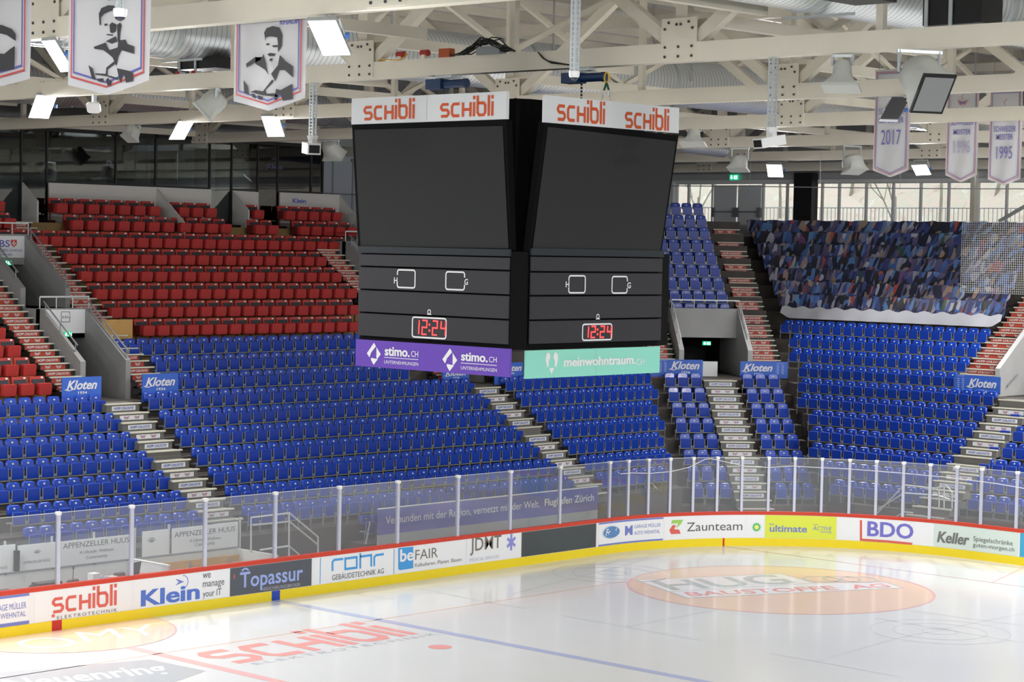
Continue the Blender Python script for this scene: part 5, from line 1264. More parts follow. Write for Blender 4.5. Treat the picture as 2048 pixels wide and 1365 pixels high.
# unlit floodlight seen from behind
N2 = Vector((.45, .55, -.45)).normalized(); C = at(1788, 222, 0, 8.9)
P = [atn(*p, C, N2) for p in ((1777, 201), (1815, 201), (1790, 246), (1754, 243))]
r = flood_body(C, ((P[1]-P[0])+(P[2]-P[3]))/4, ((P[3]-P[0])+(P[2]-P[1]))/4, N2, 9.2, 'dark ribbed floodlight seen from behind in front of the 2017 banner', lit=False)
b = MB(); ax = (P[1]-P[0])/2; ay = (P[3]-P[0])/2
for i in range(9): t = -.9+.225*i; b.bar(C-ax*.95+ay*t-N2*.12, C+ax*.95+ay*t-N2*.12, .02, .06)
b.build('cooling_fin', M_DARK, r)

# ================================================================== hanging cameras, loudspeakers, hoists
def post_strut(parent, p0, p1, w=.10):
    b = MB(); 
    for sx_, sy in ((-1, -1), (1, -1), (1, 1), (-1, 1)): b.bar(p0+Vector((sx_*w/2, sy*w/2, 0)), p1+Vector((sx_*w/2, sy*w/2, 0)), .028, .028)
    n_ = int((p0-p1).length/.07)
    for i in range(n_):
        c = p0.lerp(p1, (i+.5)/n_)
        b.box(c.x-w/2, c.x+w/2, c.y-w/2-.01, c.y-w/2+.01, c.z-.012, c.z+.012); b.box(c.x-w/2-.01, c.x-w/2+.01, c.y-w/2, c.y+w/2, c.z-.012, c.z+.012)
    b.box(p0.x-w, p0.x+w, p0.y-w*1.6, p0.y+w*1.6, p0.z-.02, p0.z+.02); b.build('perforated_post', M_GALV, parent)
def hanging_camera(xp, ytop, ybot, box, X, label, face):
    T = at(xp, ytop, 0, X); B = at(xp-2, ybot, 0, X); B.x = T.x; B.y = T.y
    root = empty('hanging_camera', T, label=label, cat='camera', group='cameras hanging on perforated posts')
    post_strut(root, T, B)
    b = MB(); b.tube([B, B-Vector((0, 0, .10))], [.13, .09], 10); b.box(B.x-.07, B.x+.07, B.y-.07, B.y+.07, B.z-.24, B.z-.08); b.build('mount', M_CAPW, root)
    x0, y0, x1, y1 = box; c = at((x0+x1)/2, (y0+y1)/2, 0, X); f = Vector(face).normalized(); s = Vector((-f.y, f.x, 0)).normalized(); u = s.cross(f)*-1
    w, h, L = .15, (y1-y0)/FPX*(c-CAM).length*.42, .26
    q = [c+s*a*w+u*bb*h for a, bb in ((-1, -1), (1, -1), (1, 1), (-1, 1))]
    b = MB(); b.prism([p-f*L for p in q], f*(2*L)); b.build('housing', M_CAPW, root)
    b = MB(); b.prism([c+s*a*w*.8+u*bb*h*.72+f*L for a, bb in ((-1, -1), (1, -1), (1, 1), (-1, 1))], f*.012); b.build('front_window', M_BLACK, root)
    return root
hanging_camera(627, 160, 272, (605, 284, 640, 310), .08, 'white camera on long post left of the scoreboard', (-.5, -1, -.12))
hanging_camera(1547, 112, 255, (1515, 272, 1563, 295), .08, 'white camera on long post right of the scoreboard', (-1, .35, -.2))
def dome(px, py, w, ytop, X, label, strut=True):
    c = at(px, py, 0, X); s = (c-CAM).length/FPX; r_ = w/2*s
    root = empty('dome_camera', c, label=label, cat='dome camera', group='white dome cameras')
    b = MB(); b.tube([c+Vector((0, 0, r_*.9)), c+Vector((0, 0, r_*.8)), c, c-Vector((0, 0, r_*.3))], [r_*.9, r_, r_*.95, r_*.8], 16); b.build('shell', M_CAPW, root, smooth=True)
    b = MB(); b.tube([c-Vector((0, 0, r_*.3)), c-Vector((0, 0, r_*.6)), c-Vector((0, 0, r_*.85))], [r_*.75, r_*.6, r_*.2], 14); b.build('lens_dome', mat('smoked_dome', (.03, .03, .05), .1), root, smooth=True)
    t = at(px, ytop, 0, X); t.x, t.y = c.x, c.y
    post_strut(root, t, c+Vector((0, 0, r_*.9)), .07)
dome(1148.5, 152, 22, -4, -9.4, 'white dome camera on perforated post in front of the right hoist')
dome(240, 30, 28, -30, -14.5, 'white dome camera in front of the first portrait banner')
c = at(188, 214, 0, .08)
root = empty('wireless_antenna', c, label='white flat antenna hanging below the first portrait banner', cat='antenna')
b = MB(); s = Vector((.6, -.8, 0)); u = Vector((-.35, -.3, .75)).normalized(); u = (u-s*u.dot(s)).normalized(); n_ = s.cross(u)
pts = [c+s*(a*.17)+u*(e*.14) for a, e in ((-1, -.7), (-.7, -1), (.7, -1), (1, -.7), (1, .7), (.7, 1), (-.7, 1), (-1, .7))]; b.prism(pts, n_*.07); b.build('antenna_plate', M_CAPW, root)
b = MB(); b.bar(c+Vector((0, 0, .05)), c+Vector((0, 0, .5)), .09, .09); b.build('bracket', M_GALV, root)
def horn(c, axis, mouth, r0, L, X, label, grille=None, rect=1.0, up=(0, 0, 1)):
    """pale loudspeaker: round rear body flaring into a rectangular mouth"""
    ax_ = Vector(axis).normalized(); s = ax_.cross(Vector(up)).normalized(); u = s.cross(ax_)
    root = empty('horn_loudspeaker', c, label=label, cat='loudspeaker', group='pale horn loudspeakers on the trusses')
    b = MB(); n = 24; w, h = mouth; rings = []
    for t, q, sc in ((-.25, 0, .35), (-.2, 0, .75), (0, 0, 1.), (.35, .05, 1.05), (.6, .35, 1.), (.85, .85, 1.), (1., 1., 1.)):
        ring = []
        for i in range(n):
            a = 2*pi*i/n; cx, cy = cos(a), sin(a); m_ = max(abs(cx), abs(cy)); rx, ry = cx/m_*w/2, cy/m_*h/2
            ring.append(c+ax_*(L*t)+s*((1-q)*r0*sc*cx+q*rx)+u*((1-q)*r0*sc*cy+q*ry))
        rings.append(ring)
    vs = [p for r_ in rings for p in r_]; fs = [tuple(range(n))]
    for k in range(len(rings)-1):
        for i in range(n): fs.append((k*n+i, k*n+(i+1) % n, (k+1)*n+(i+1) % n, (k+1)*n+i))
    fs.append(tuple(reversed(range((len(rings)-1)*n, len(rings)*n)))); b.add(vs, fs); b.build('shell', M_SPEAK, root, smooth=True)
    if grille:
        b = MB(); e = c+ax_*(L+.005); put = [e+s*(a*w*.5)+u*(d*h*.5) for a, d in ((-1, -1), (1, -1), (1, 1), (-1, 1))]; b.prism(put, ax_*.05); b.build('mouth_rim', M_BLACK, root)
        b = MB(); e = c+ax_*(L+.058); b.add([e+s*(a*w*.44)+u*(d*h*.44) for a, d in ((-1, -1), (1, -1), (1, 1), (-1, 1))], [(0, 1, 2, 3)]); b.build('mouth_grille', mat('grey_mesh', (.24, .25, .25), .7), root)
    else:
        b = MB(); e = c+ax_*(L-.04); b.prism([e+s*(a*w*.53)+u*(d*h*.53) for a, d in ((-1, -1), (1, -1), (1, 1), (-1, 1))], ax_*.05); b.build('mouth_rim', M_SPEAK, root)
    b = MB(); zt_ = ZC+.0
    for sg in (-1, 1):
        p = c+s*(sg*(r0*1.06)); b.bar(p, Vector((p.x, p.y, zt_-.02)), .05, .05)
    p1, p2 = c-s*(r0*1.2), c+s*(r0*1.2); b.bar(Vector((p1.x, p1.y, zt_-.04)), Vector((p2.x, p2.y, zt_-.04)), .05, .05); b.build('bracket', M_GALV, root)
    return root
horn(at(436, 196, 0, .08), (-.55, .55, -.75), (.66, .52), .27, .50, .08, 'large pale horn loudspeaker beside the second portrait banner', up=(0, 0, 1))
horn(at(266, 258, 0, 9.2), (-.4, -.1, -.8), (.42, .42), .24, .36, 9.2, 'small pale loudspeaker above the lounge glass')
horn(at(1685, 132, 0, .08), (-.2, -.1, -1), (.62, .5), .16, .42, .08, 'grey bell-shaped loudspeaker hanging right of the right camera')
horn(at(1838, 145, 0, .08), (-.35, -.62, -.55), (.62, .78), .36, .62, .08, 'large loudspeaker with black-rimmed grey mouth at upper right', grille=True)
horn(at(1479, 318, 0, 27.6), (-.3, -.1, -1), (.66, .45), .28, .40, 27.6, 'pale horn loudspeaker above the green exit sign at right')
horn(at(1704, 318, 0, 27.6), (-.1, -.35, -1), (.72, .5), .33, .45, 27.6, 'pale horn loudspeaker left of the 2017 banner')
horn(at(1388, 262, 0, 18.2), (-.2, -.1, -1), (.70, .5), .18, .42, 18.2, 'pale bell-shaped loudspeaker at the right scoreboard edge')
horn(at(660, 290, 0, 18.2), (.6, .2, -.7), (.7, .5), .3, .5, 18.2, 'pale horn loudspeaker behind the left camera post')
def hoist(pl, pr_, py0, py1, X, label, flip=1):
    a = at(pl, py1, 0, X); c = at(pr_, py0, 0, X)
    root = empty('chain_hoist', ((a+c)/2), label=label, cat='chain hoist', group='blue chain hoists of the scoreboard')
    y0, y1, z0, z1 = c.y, a.y, a.z, c.z; ym = y0+(y1-y0)*(.58 if flip > 0 else .42); h = z1-z0; zm = (z0+z1)/2
    box_, cyl = ((ym, y1), (y0, ym)) if flip > 0 else ((ym, y1), (y0, ym))
    b = MB(); b.box(X-.14, X+.14, box_[0], box_[1], z0, z1); b.build('gear_box', M_NAVY, root)
    b = MB(); b.tube([(X, cyl[0], zm), (X, cyl[1], zm)], h*.42, 16); b.tube([(X, cyl[0]-.03, zm), (X, cyl[0]+.05, zm)], h*.47, 16); b.build('motor', M_NAVY, root, smooth=True)
    b = MB(); b.box(X-.02, X+.02, ym-.12, ym+.05, z1, ZC); b.box(X-.10, X+.10, ym-.28, ym+.2, ZC-.06, ZC); b.build('suspension_bracket', M_GALV, root)
    b = MB(); z = z0
    while z > 12.7: b.tube([(X, ym, z), (X, ym, z-.05)], .022, 6); z -= .07
    b.build('load_chain', M_BLACK, root)
    return root
hoist(860, 932, 156, 180, .08, 'blue chain hoist above the left scoreboard sign')
hoist(1131, 1209, 143, 168, .08, 'blue chain hoist above the right scoreboard sign')
c = at(1213, 168, 0, -.3)
root = empty('lifting_sling', c, label='yellow ring with green hooks and shackles above the right sign', cat='sling')
S = Plane(c, (0, -1, 0), (0, 0, 1)); b = MB(); ring_ = [S.map(.055*cos(2*pi*i/16), .10*sin(2*pi*i/16), 0)+Vector((0, 0, .12)) for i in range(17)]; b.tube(ring_, .016, 6); b.build('yellow_ring', mat('safety_yellow', (.75, .42, .01), .4), root)
b = MB(); b.tube([c+Vector((0, 0, .03)), c+Vector((0, .06, -.12))], .022, 6); b.tube([c+Vector((0, 0, .03)), c+Vector((0, -.06, -.12))], .022, 6); b.build('green_hook', mat('hook_green', (.01, .10, .04), .5), root)
b = MB()
for s_ in (1, -1): b.tube([c+Vector((0, s_*.06, -.12)), c+Vector((0, s_*.10, -.24)), c+Vector((0, s_*.05, -.24)), c+Vector((0, s_*.06, -.12))], .012, 6); b.tube([c+Vector((0, s_*.08, -.24)), c+Vector((0, s_*.28, -.6))], .008, 5)
b.build('shackle', M_GALV, root)
# cables and plugs on the scoreboard truss
rc = random.Random(11)
def truss_top(x, dz=.03): p = at(x, 100, 0, -.05); return Vector((-.05, p.y, ZC+HC+dz))
root = empty('cable_bundle', truss_top(985), label='black cable bundle and connector box lying on the scoreboard truss', cat='cable bundle')
b = MB()
for i in range(14):
    x0, x1 = 895+rc.uniform(0, 30), 1015+rc.uniform(-10, 15); pts = []
    for j in range(8):
        t = j/7; p = truss_top(x0+(x1-x0)*t, .04+.30*max(0, sin(pi*min(1, max(0, t*1.3-.25))))*rc.uniform(.6, 1.1)); p.x += rc.uniform(-.1, .1); pts.append(p)
    b.tube(pts, .013, 5)
b.build('cables', M_BLACK, root)
b = MB(); p, q = truss_top(957, 0), truss_top(1003, 0); b.box(-.12, .1, q.y, p.y, ZC+HC, ZC+HC+.16); b.build('connector_box', M_GREYM, root)
b = MB(); p, q = truss_top(882, 0), truss_top(903, 0); b.box(-.12, .05, q.y, p.y, ZC+HC, ZC+HC+.18); b.build('orange_cable_coil', mat('orange_cable', (.45, .09, .02), .5), root)
for i, (x, nm) in enumerate(((802, 'red plug with yellow cable'), (850, 'red double plug'))):
    p = truss_top(x, .12); root = empty('power_plug', p, label='%s on the truss above the left scoreboard sign' % nm, cat='plug')
    b = MB(); b.tube([p+Vector((0, .10, 0)), p-Vector((0, .10, 0))], .07, 10); b.build('plug_body', mat('plug_red', (.40, .03, .02), .5), root)
    b = MB(); b.box(-.12, .02, p.y-.05, p.y+.05, ZC+HC, ZC+HC+.08); b.build('plug_foot', M_CREAM, root)
    if i == 0:
        b = MB(); q = truss_top(760); b.tube([p-Vector((0, .08, 0)), p-Vector((.0, .2, .0)), p-Vector((.13, .12, .13)), q+Vector((-.12, -.1, 0)), q], .012, 6); b.build('yellow_cable', mat('cable_yellow', (.7, .36, .02), .5), root)
b = MB()
for k in range(3):
    p, q, r_ = at(1076, 104, 0, -.12-.01*k), at(1095+4*k, 122+2*k, 0, -.13-.01*k), at(1140, 130, 0, -.12); b.tube([p, p.lerp(q, .5)-Vector((0, 0, .03)), q, r_], .013, 5)
b.build('black_cable', M_BLACK, label='black cables hanging over the truss left of the right hoist', cat='cable')

# ================================================================== fabric banners
M_BAN = mat('banner_fabric', (.66, .66, .68), .75); M_INK = mat('banner_black_ink', (.055, .055, .06), .8); M_PURP = mat('banner_faded_violet', (.20, .18, .48), .8); M_PURP2 = mat('banner_very_faded_violet', (.47, .43, .62), .8)
B_RED = mat('banner_red_line', (.60, .09, .10), .7); B_BLU = mat('banner_blue_line', (.13, .13, .45), .7)
def banner(X, xl, xr, ytop, yside, yapex, label, grp, ztop=None):
    ym = (yside[0]+yside[1])/2
    A = at(xl, yside[0], 0, X); B_ = at(xr, yside[1], 0, X); zs_ = (A.z+B_.z)/2; c = at((xl+xr)/2, yapex, 0, X)
    zt_ = ztop or at((xl+xr)/2, ytop, 0, X).z
    b = MB(); y0, y1 = A.y, B_.y; n_ = 9; vs = []
    N = 10; M_ = 8
    for i in range(M_+1):
        for j in range(N+1):
            t = j/N; zb_ = zs_+(c.z-zs_)*(1-abs(2*t-1)); z = zt_+(zb_-zt_)*i/M_
            vs.append(Vector((X+.012*sin(j*1.1+i*.7), y0+(y1-y0)*t, z)))
    fs = [(i*(N+1)+j, i*(N+1)+j+1, (i+1)*(N+1)+j+1, (i+1)*(N+1)+j) for i in range(M_) for j in range(N)]
    b.add(vs, fs); o = b.build('fabric_banner', M_BAN, smooth=True, label=label, cat='banner', group=grp)
    S = Plane((X-.02, y0, zs_), (0, -1, 0), (0, 0, 1)); S.N = Vector((-1, 0, 0)); W = y0-y1
    for m_, d, nm in ((B_RED, .055, 'red_border'), (B_BLU, .085, 'blue_border')):
        e = W*d; ap = (c.z-zs_); k = ap/(W/2)
        pts = [(e, zt_-zs_-e), (e, e*1.1), (W/2, ap+e*1.1), (W-e, e*1.1), (W-e, zt_-zs_-e)]
        b = MB(); put_line(b, S, pts, W*.014, closed=True, off=.012); b.build(nm, m_, o)
    b = MB(); b.tube([(X, y0, zt_), (X, y1, zt_)], .02, 6); b.build('top_rod', M_GALV, o)
    for y_ in (y0-.1, y1+.1): b = MB(); b.tube([(X, y_, zt_), (X, y_, 17.33)], .006, 5); b.build('hanging_cord', M_GREYM, o)
    return o, S
def ink(o, S, polys, holes=(), name='portrait_print', off=.014):
    b = MB()
    for p in polys: put_poly_px(b, S, p, off=off)
    b.build(name, M_INK, o)
    if holes:
        b = MB()
        for p in holes: put_poly_px(b, S, p, off=off+.004)
        b.build('portrait_light', M_BAN, o)
t1 = lambda L: [(x/3.992, y/3.992) for x, y in L]
t2 = lambda L: [(512+x/3.992, y/3.992) for x, y in L]
zz1 = ZC+1.5
o, S = banner(-13.0, 137, 299, -60, (158, 173), 190, 'first portrait banner, black and white player, second from left edge', 'portrait banners of players', ztop=15.4)
ink(o, S, [t1([(800, 200), (795, 110), (815, 65), (870, 42), (915, 45), (925, 80), (880, 90), (835, 110), (812, 140), (812, 200)]),
    t1([(840, 190), (862, 188), (862, 205), (840, 207)]), t1([(880, 200), (900, 178), (935, 195), (930, 250), (905, 265), (885, 260)]), t1([(855, 272), (908, 275), (905, 285), (862, 282)]),
    t1([(755, 375), (850, 340), (860, 370), (880, 400), (945, 380), (950, 320), (990, 320), (1005, 315), (1020, 350), (1075, 370), (1075, 430), (975, 400), (950, 450), (935, 530), (905, 460), (870, 430), (830, 400), (760, 390)]),
    t1([(945, 320), (940, 200), (965, 180), (975, 200), (965, 260), (960, 330)]),
    t1([(940, 545), (1050, 570), (1070, 590), (1068, 645), (1010, 660), (1000, 600), (985, 600), (975, 665), (958, 640)]),
    t1([(712, 520), (745, 545), (770, 640), (740, 630)]), t1([(850, 330), (930, 290), (945, 330), (900, 350)]),
    t1([(855, 540), (918, 490), (925, 510), (865, 555), (865, 600), (950, 625), (945, 640), (860, 610), (800, 600), (765, 595), (765, 585), (850, 590)]),
    t1([(780, 630), (830, 625), (835, 660), (790, 650)]), t1([(850, 640), (870, 620), (880, 640), (900, 650), (890, 690), (865, 685)])])
b = MB(); put_text_px(b, S, 'MANN', t1([(870, 5)])[0], t1([(1088, -38)])[0], bold=.03, off=.014); b.build('lettering', B_BLU, o)
o, S = banner(-9.05, 468, 611, -40, (193, 206), 222, 'second portrait banner, black and white bearded player, beside brightest floodlight', 'portrait banners of players', ztop=15.6)
ink(o, S, [t2([(80, 330), (70, 260), (90, 225), (140, 208), (190, 220), (215, 280), (210, 370), (180, 420), (180, 350), (175, 300), (120, 290), (85, 300)]),
    t2([(85, 348), (112, 345), (112, 360), (88, 362)]), t2([(135, 362), (180, 360), (178, 378), (140, 378)]),
    t2([(95, 432), (120, 422), (165, 430), (150, 450), (110, 450)]), t2([(115, 468), (140, 465), (130, 490), (112, 488)]),
    t2([(65, 430), (95, 560), (105, 600), (80, 560), (50, 540), (0, 510), (0, 460), (55, 455)]), t2([(195, 440), (240, 490), (300, 530), (300, 620), (235, 560), (190, 560), (160, 650), (125, 590), (180, 520)]),
    t2([(-75, 510), (0, 455), (50, 460), (40, 480), (0, 500), (-70, 540)]),
    t2([(165, 710), (200, 720), (295, 670), (298, 790), (220, 805), (195, 740), (170, 800), (150, 800)]),
    t2([(0, 720), (60, 730), (130, 640), (145, 640), (140, 660), (80, 720), (90, 750), (150, 745), (180, 765), (175, 775), (90, 765), (50, 760), (-40, 735)]),
    t2([(-95, 640), (-60, 690), (-50, 760), (-90, 740)]), t2([(20, 760), (60, 775), (50, 800), (20, 790)]), t2([(-30, 745), (0, 755), (5, 790), (-25, 775)])])
b = MB(); put_text_px(b, S, 'RHAUF', t2([(195, 200)])[0], t2([(345, 165)])[0], bold=.03, off=.014); put_rect(b, S, S.px(545, 5)[0]-.008, S.px(545, 5)[1], S.px(545, -30)[0]+.008, S.px(545, -30)[1], off=.014); b.build('lettering', B_BLU, o)
o, S = banner(-13.6, -100, 61, -60, (176, 149), 178, 'portrait banner cut by the left picture edge with dark cap', 'portrait banners of players', ztop=15.4)
ink(o, S, [[(-60, 52), (5, 50), (25, 58), (33, 68), (33, 82), (15, 70), (-10, 64), (-60, 62)], [(-60, 100), (10, 108), (22, 98), (31, 92), (30, 138), (0, 144), (-60, 144)]])
def champ(X, xl, xr, ytop, yside, yapex, year, m, label, lines, yr):
    o, S = banner(X, xl, xr, ytop, yside, yapex, label, 'championship banners')
    b = MB()
    for body, bl, tr in lines: put_text_px(b, S, body, bl, tr, bold=.01, off=.014)
    b.build('lettering', M_PURP, o)
    b = MB(); put_text_px(b, S, year, *yr, off=.014); b.build('year_lettering', m, o)
    return o, S
t4 = lambda x, y: (1536+x/3.992, y/3.992)
o, S = champ(9.75, 1746, 1817, 140, (337, 345), 355, '2017', M_PURP, 'white championship banner with the year 2017', (('CUPSIEGER', t4(885, 985), t4(1085, 940)),), (t4(903, 1158), t4(1060, 1038)))
b = MB(); put_text_px(b, S, 'SCHWEIZER', t4(885, 915), t4(1092, 868), off=.014); b.build('lettering', M_PURP, o)
o, S = champ(18.75, 1891, 1954, 175, (348, 353), 365, '1996', M_PURP2, 'white championship banner with the pale faded year 1996', (('SCHWEIZER', t4(1463, 1003), t4(1643, 958)), ('MEISTER', t4(1483, 1077), t4(1620, 1035))), (t4(1483, 1225), t4(1614, 1122)))
b = MB(); a, z = S.px(1926, 206); put_wings(b, S, a, z, .30, off=.014); put_line(b, S, [(a, z+.1), (a-.04, z+.18), (a+.05, z+.26)], .012, off=.014); b.build('wing_emblem', [B_RED, B_BLU], o)
o, S = champ(18.75, 1976, 2041, 180, (356, 361), 371, '1995', M_PURP, 'white championship banner with the year 1995 at right edge', (('SCHWEIZER', t4(1805, 1055), t4(1980, 1010)), ('MEISTER', t4(1825, 1118), t4(1957, 1073))), (t4(1823, 1270), t4(1950, 1170)))
b = MB(); a, z = S.px(2011, 218); put_wings(b, S, a, z, .30, off=.014); put_line(b, S, [(a, z+.1), (a-.04, z+.18), (a+.05, z+.26)], .012, off=.014); b.build('wing_emblem', [B_RED, B_BLU], o)

# ================================================================== officials' and penalty box behind the glass
YB = 17.05; bx = lambda x, y: at(x, y, 1, YB)
M_BOXW = mat('box_white_panel', (.80, .82, .82), .5)
xa, xe = bx(-60, 1150).x, bx(476, 1080).x
b = MB(); b.box(xa, xe, YB, YB+.06, -.03, 1.2); o = b.build('box_rear_wall', M_BOXW, label='white rear wall of the officials and penalty box', cat='box wall')
b = MB(); b.box(xe-.05, xe, 15.3, YB, -.03, 1.2); b.build('end_panel', M_BOXW, o)
b = MB(); b.box(xa, xe, YB-.02, YB+.08, 1.2, 1.24); b.build('wall_cap', M_GREYM, o)
M_SIGN2 = mat('glass_sign_white', (.84, .87, .90), .35)
def bench_sign(tl, br, label, texts, emblem=None, fern=1.):
    p = bx(*tl); q = bx(*br); b = MB(); b.box(p.x, q.x, YB-.03, YB-.005, 1.26, max(p.z, 1.9)); o = b.build('bench_sign', M_SIGN2, label=label, cat='sign', group='white signs behind the officials and penalty box')
    S = Plane((p.x, YB-.032, 1.2), (1, 0, 0), (0, 0, 1)); S.N = Vector((0, -1, 0)); b = MB()
    for body, bl, tr in texts: put_text_px(b, S, body, bl, tr, off=.006)
    if emblem:
        a, z = S.px(*emblem)
        for k in range(7): t = pi/2+(k-3)*.36; put_line(b, S, [(a+.03*cos(t)*fern, z-.06+.03*sin(t)), (a+.14*fern*cos(t), z-.06+.15*fern*sin(t)), (a+.165*fern*cos(t+.12*(k-3)/3), z-.06+.15*fern*sin(t))], .012, off=.006)
    b.build('lettering', mat('print_slate', (.12, .13, .16), .5), o); return o
bench_sign((-60, 1098), (29, 1143), 'white hotel sign cut by the left picture edge', [('APPENZELLER HUUS', (-40, 1144), (14, 1138.5))])
bench_sign((35, 1092), (112, 1140), 'small white hotel sign with fern emblem at left', [('APPENZELLER HUUS', (46.3, 1129), (100, 1123.7))], (74, 1104), .75)
bench_sign((120, 1084), (259, 1128), 'long white hotel sign behind the clock table', [('APPENZELLER HUUS', (125.8, 1099), (258, 1088)), ('A Lifestyle  Wellness', (159, 1111), (226.7, 1103)), ('Community', (171.6, 1121), (214.7, 1112.7))])
bench_sign((284, 1064), (336, 1110), 'narrow white sign with large fern emblem', [], (303, 1082), 1.)
bench_sign((343, 1058), (474, 1102), 'long white hotel sign above the wooden bench', [('APPENZELLER HUUS', (348.7, 1076), (469.7, 1065.6)), ('A Lifestyle  Wellness', (378.8, 1087.4), (441.4, 1079.4)), ('Community', (390, 1095.6), (429.6, 1087))])
for i, (x, y) in enumerate(((10, 1085), (104, 1075), (188, 1068), (270, 1058), (338, 1052), (480, 1040))):
    p = bx(x, y); b = MB(); b.box(p.x-.025, p.x+.025, YB-.02, YB+.03, 1.2, 2.08); b.build('glass_post', M_RAIL, label='grey post behind the officials box, %s from left' % ORD[i+1], cat='post', group='posts behind the officials and penalty box')
for i, (x0, x1) in enumerate(((-60, 30), (30, 110), (113, 188), (190, 262), (262, 336), (338, 474))):
    p, q = bx(x0, 1070), bx(x1, 1070); b = MB(); b.add([(p.x+.03, YB+.02, 1.24), (q.x-.03, YB+.02, 1.24), (q.x-.03, YB+.02, 2.06), (p.x+.03, YB+.02, 2.06)], [(0, 1, 2, 3)]); b.build('protective_glass', M_GLASSB, label='glass pane behind the officials box, %s from left' % ORD[i+1], cat='glass pane', group='glass panes behind the officials and penalty box')
p = bx(58/1., 1140); 
b = MB(); q = at(34, 1122, 1, YB-.1); b.box(q.x-.06, q.x+.06, YB-.14, YB-.03, q.z-.28, q.z+.26); b.build('loudspeaker', M_BLACK, label='small black loudspeaker between the two left hotel signs', cat='loudspeaker')
# divider, tables, bench, chairs, laptop ...
p0 = at(262, 1128, 1, 16.9); p1 = at(323, 1137, 1, 15.6)
b = MB(); b.box(p0.x+.05, p0.x+.10, 15.35, 16.95, -.03, 1.24); o = b.build('box_divider', M_BOXW, label='white divider wall between clock table and wooden bench', cat='divider')
b = MB(); b.box(p0.x+.03, p0.x+.12, 15.33, 16.95, 1.24, 1.27); b.build('divider_cap', M_WHITE, o)
x0 = p0.x+.2; x1 = xe-.15
b = MB(); b.box(x0, x1, 16.80, 16.84, .86, 1.06); o = b.build('penalty_bench', M_WOOD, label='long wooden bench with plank back in the penalty box', cat='bench')
b = MB(); b.box(x0, x1, 16.4, 16.78, .42, .46); b.build('seat', M_WOOD, o)
for t in (.12, .5, .9): 
    b = MB(); X = x0+(x1-x0)*t; b.box(X-.04, X+.04, 16.78, 16.80, 0, 1.0); b.box(X-.04, X+.04, 16.42, 16.48, 0, .42); b.build('leg', M_GREYM, o)
tx0, tx1 = at(-40, 1190, 1, 15.7).x, p0.x-.05
b = MB(); b.box(tx0, tx1, 15.42, 15.95, .88, .92); o = b.build('clock_table', mat('table_grey', (.5, .52, .52), .5), label='long pale timekeeper table right behind the boards', cat='table')
for X in (tx0+.2, tx1-.2): b = MB(); b.box(X-.03, X+.03, 15.5, 15.9, -.03, .88); b.build('leg', M_GREYM, o)
M_CHAIR = mat('brown_chair_shell', (.13, .085, .085), .5)
for i, (x, y, w) in enumerate(((6, 1182, 24), (70, 1172, 24), (145, 1162, 26), (238, 1148, 26))):
    c = at(x, y, 1, 16.3); zt_ = c.z+.04
    root = empty('plastic_chair', (c.x, 16.3, 0), label='brown shell chair at the timekeeper table, %s from left' % ORD[i+1], cat='chair', group='chairs at the timekeeper table')
    b = MB(); slab(b, rrect(.40, .36, .08), 16.3, .04, zt_-.36, 0, .0); b.v = [Vector((p.x+c.x, p.y, p.z)) for p in b.v]; b.build('backrest', M_CHAIR, root)
    b = MB(); b.box(c.x-.2, c.x+.2, 15.9, 16.28, .42, .46); b.build('seat', M_CHAIR, root)
    for sx_ in (-1, 1):
        for yy in (15.95, 16.27): b = MB(); b.box(c.x+sx_*.17-.012, c.x+sx_*.17+.012, yy-.012, yy+.012, -.03, .42 if yy < 16.1 else zt_-.2); b.build('leg', M_GREYM, root)
c = at(267, 1144, 1, 15.7); root = empty('laptop', (c.x, 15.7, .92), label='open black laptop on the timekeeper table', cat='laptop')
zt_ = c.z+.19
b = MB(); b.prism([(c.x-.19, 15.62, .95), (c.x+.19, 15.72, .95), (c.x+.23, 15.66, 1.40), (c.x-.15, 15.56, 1.40)], (.0, .012, 0)); b.build('screen', M_BLACK, root)
b = MB(); b.box(c.x-.19, c.x+.19, 15.72, 15.95, .92, .945); b.build('keyboard_base', M_DARK, root)
c = at(146, 1150, 1, 15.7); b = MB(); b.tube([(c.x, 15.7, .92), (c.x, 15.7, 1.0), (c.x-.02, 15.66, 1.42)], .01, 6); o = b.build('table_microphone', M_BLACK, label='black gooseneck microphone on the timekeeper table', cat='microphone')
b = MB(); b.tube([(c.x-.02, 15.66, 1.40), (c.x-.025, 15.65, 1.47)], .022, 8); b.build('microphone_head', M_BLACK, o)
for i, (x, m_, h_, nm, lb) in enumerate(((189, M_WHITE, .30, 'cardboard_box', 'white carton on the timekeeper table'), (203, mat('bottle_blue_white', (.45, .55, .75), .3), .22, 'bottle', 'pale blue bottle right of the white carton'), (212, mat('bottle_blue_white', (.45, .55, .75), .3), .20, 'bottle', 'pale bottle second to the right of the white carton'), (226, mat('pack_red_white', (.62, .42, .42), .5), .16, 'water_pack', 'red and white pack near the laptop'), (283, T_RED, .14, 'red_device', 'small red device right of the laptop'))):
    X = at(x, 1150, 1, 15.7).x; b = MB()
    if nm == 'bottle': b.tube([(X, 15.7, .92), (X, 15.7, .92+h_*.8), (X, 15.7, .92+h_)], [.045, .045, .02], 10)
    else: b.box(X-.11, X+.11, 15.6, 15.85, .92, .92+h_)
    b.build(nm, m_, label=lb, cat=nm.replace('_', ' '))
c = at(95, 1170, 1, 15.7); b = MB(); b.box(c.x-.35, c.x+.35, 15.55, 15.9, .92, 1.14); b.build('control_desk', M_DARK, label='dark control desk between the two left brown chairs', cat='control desk')
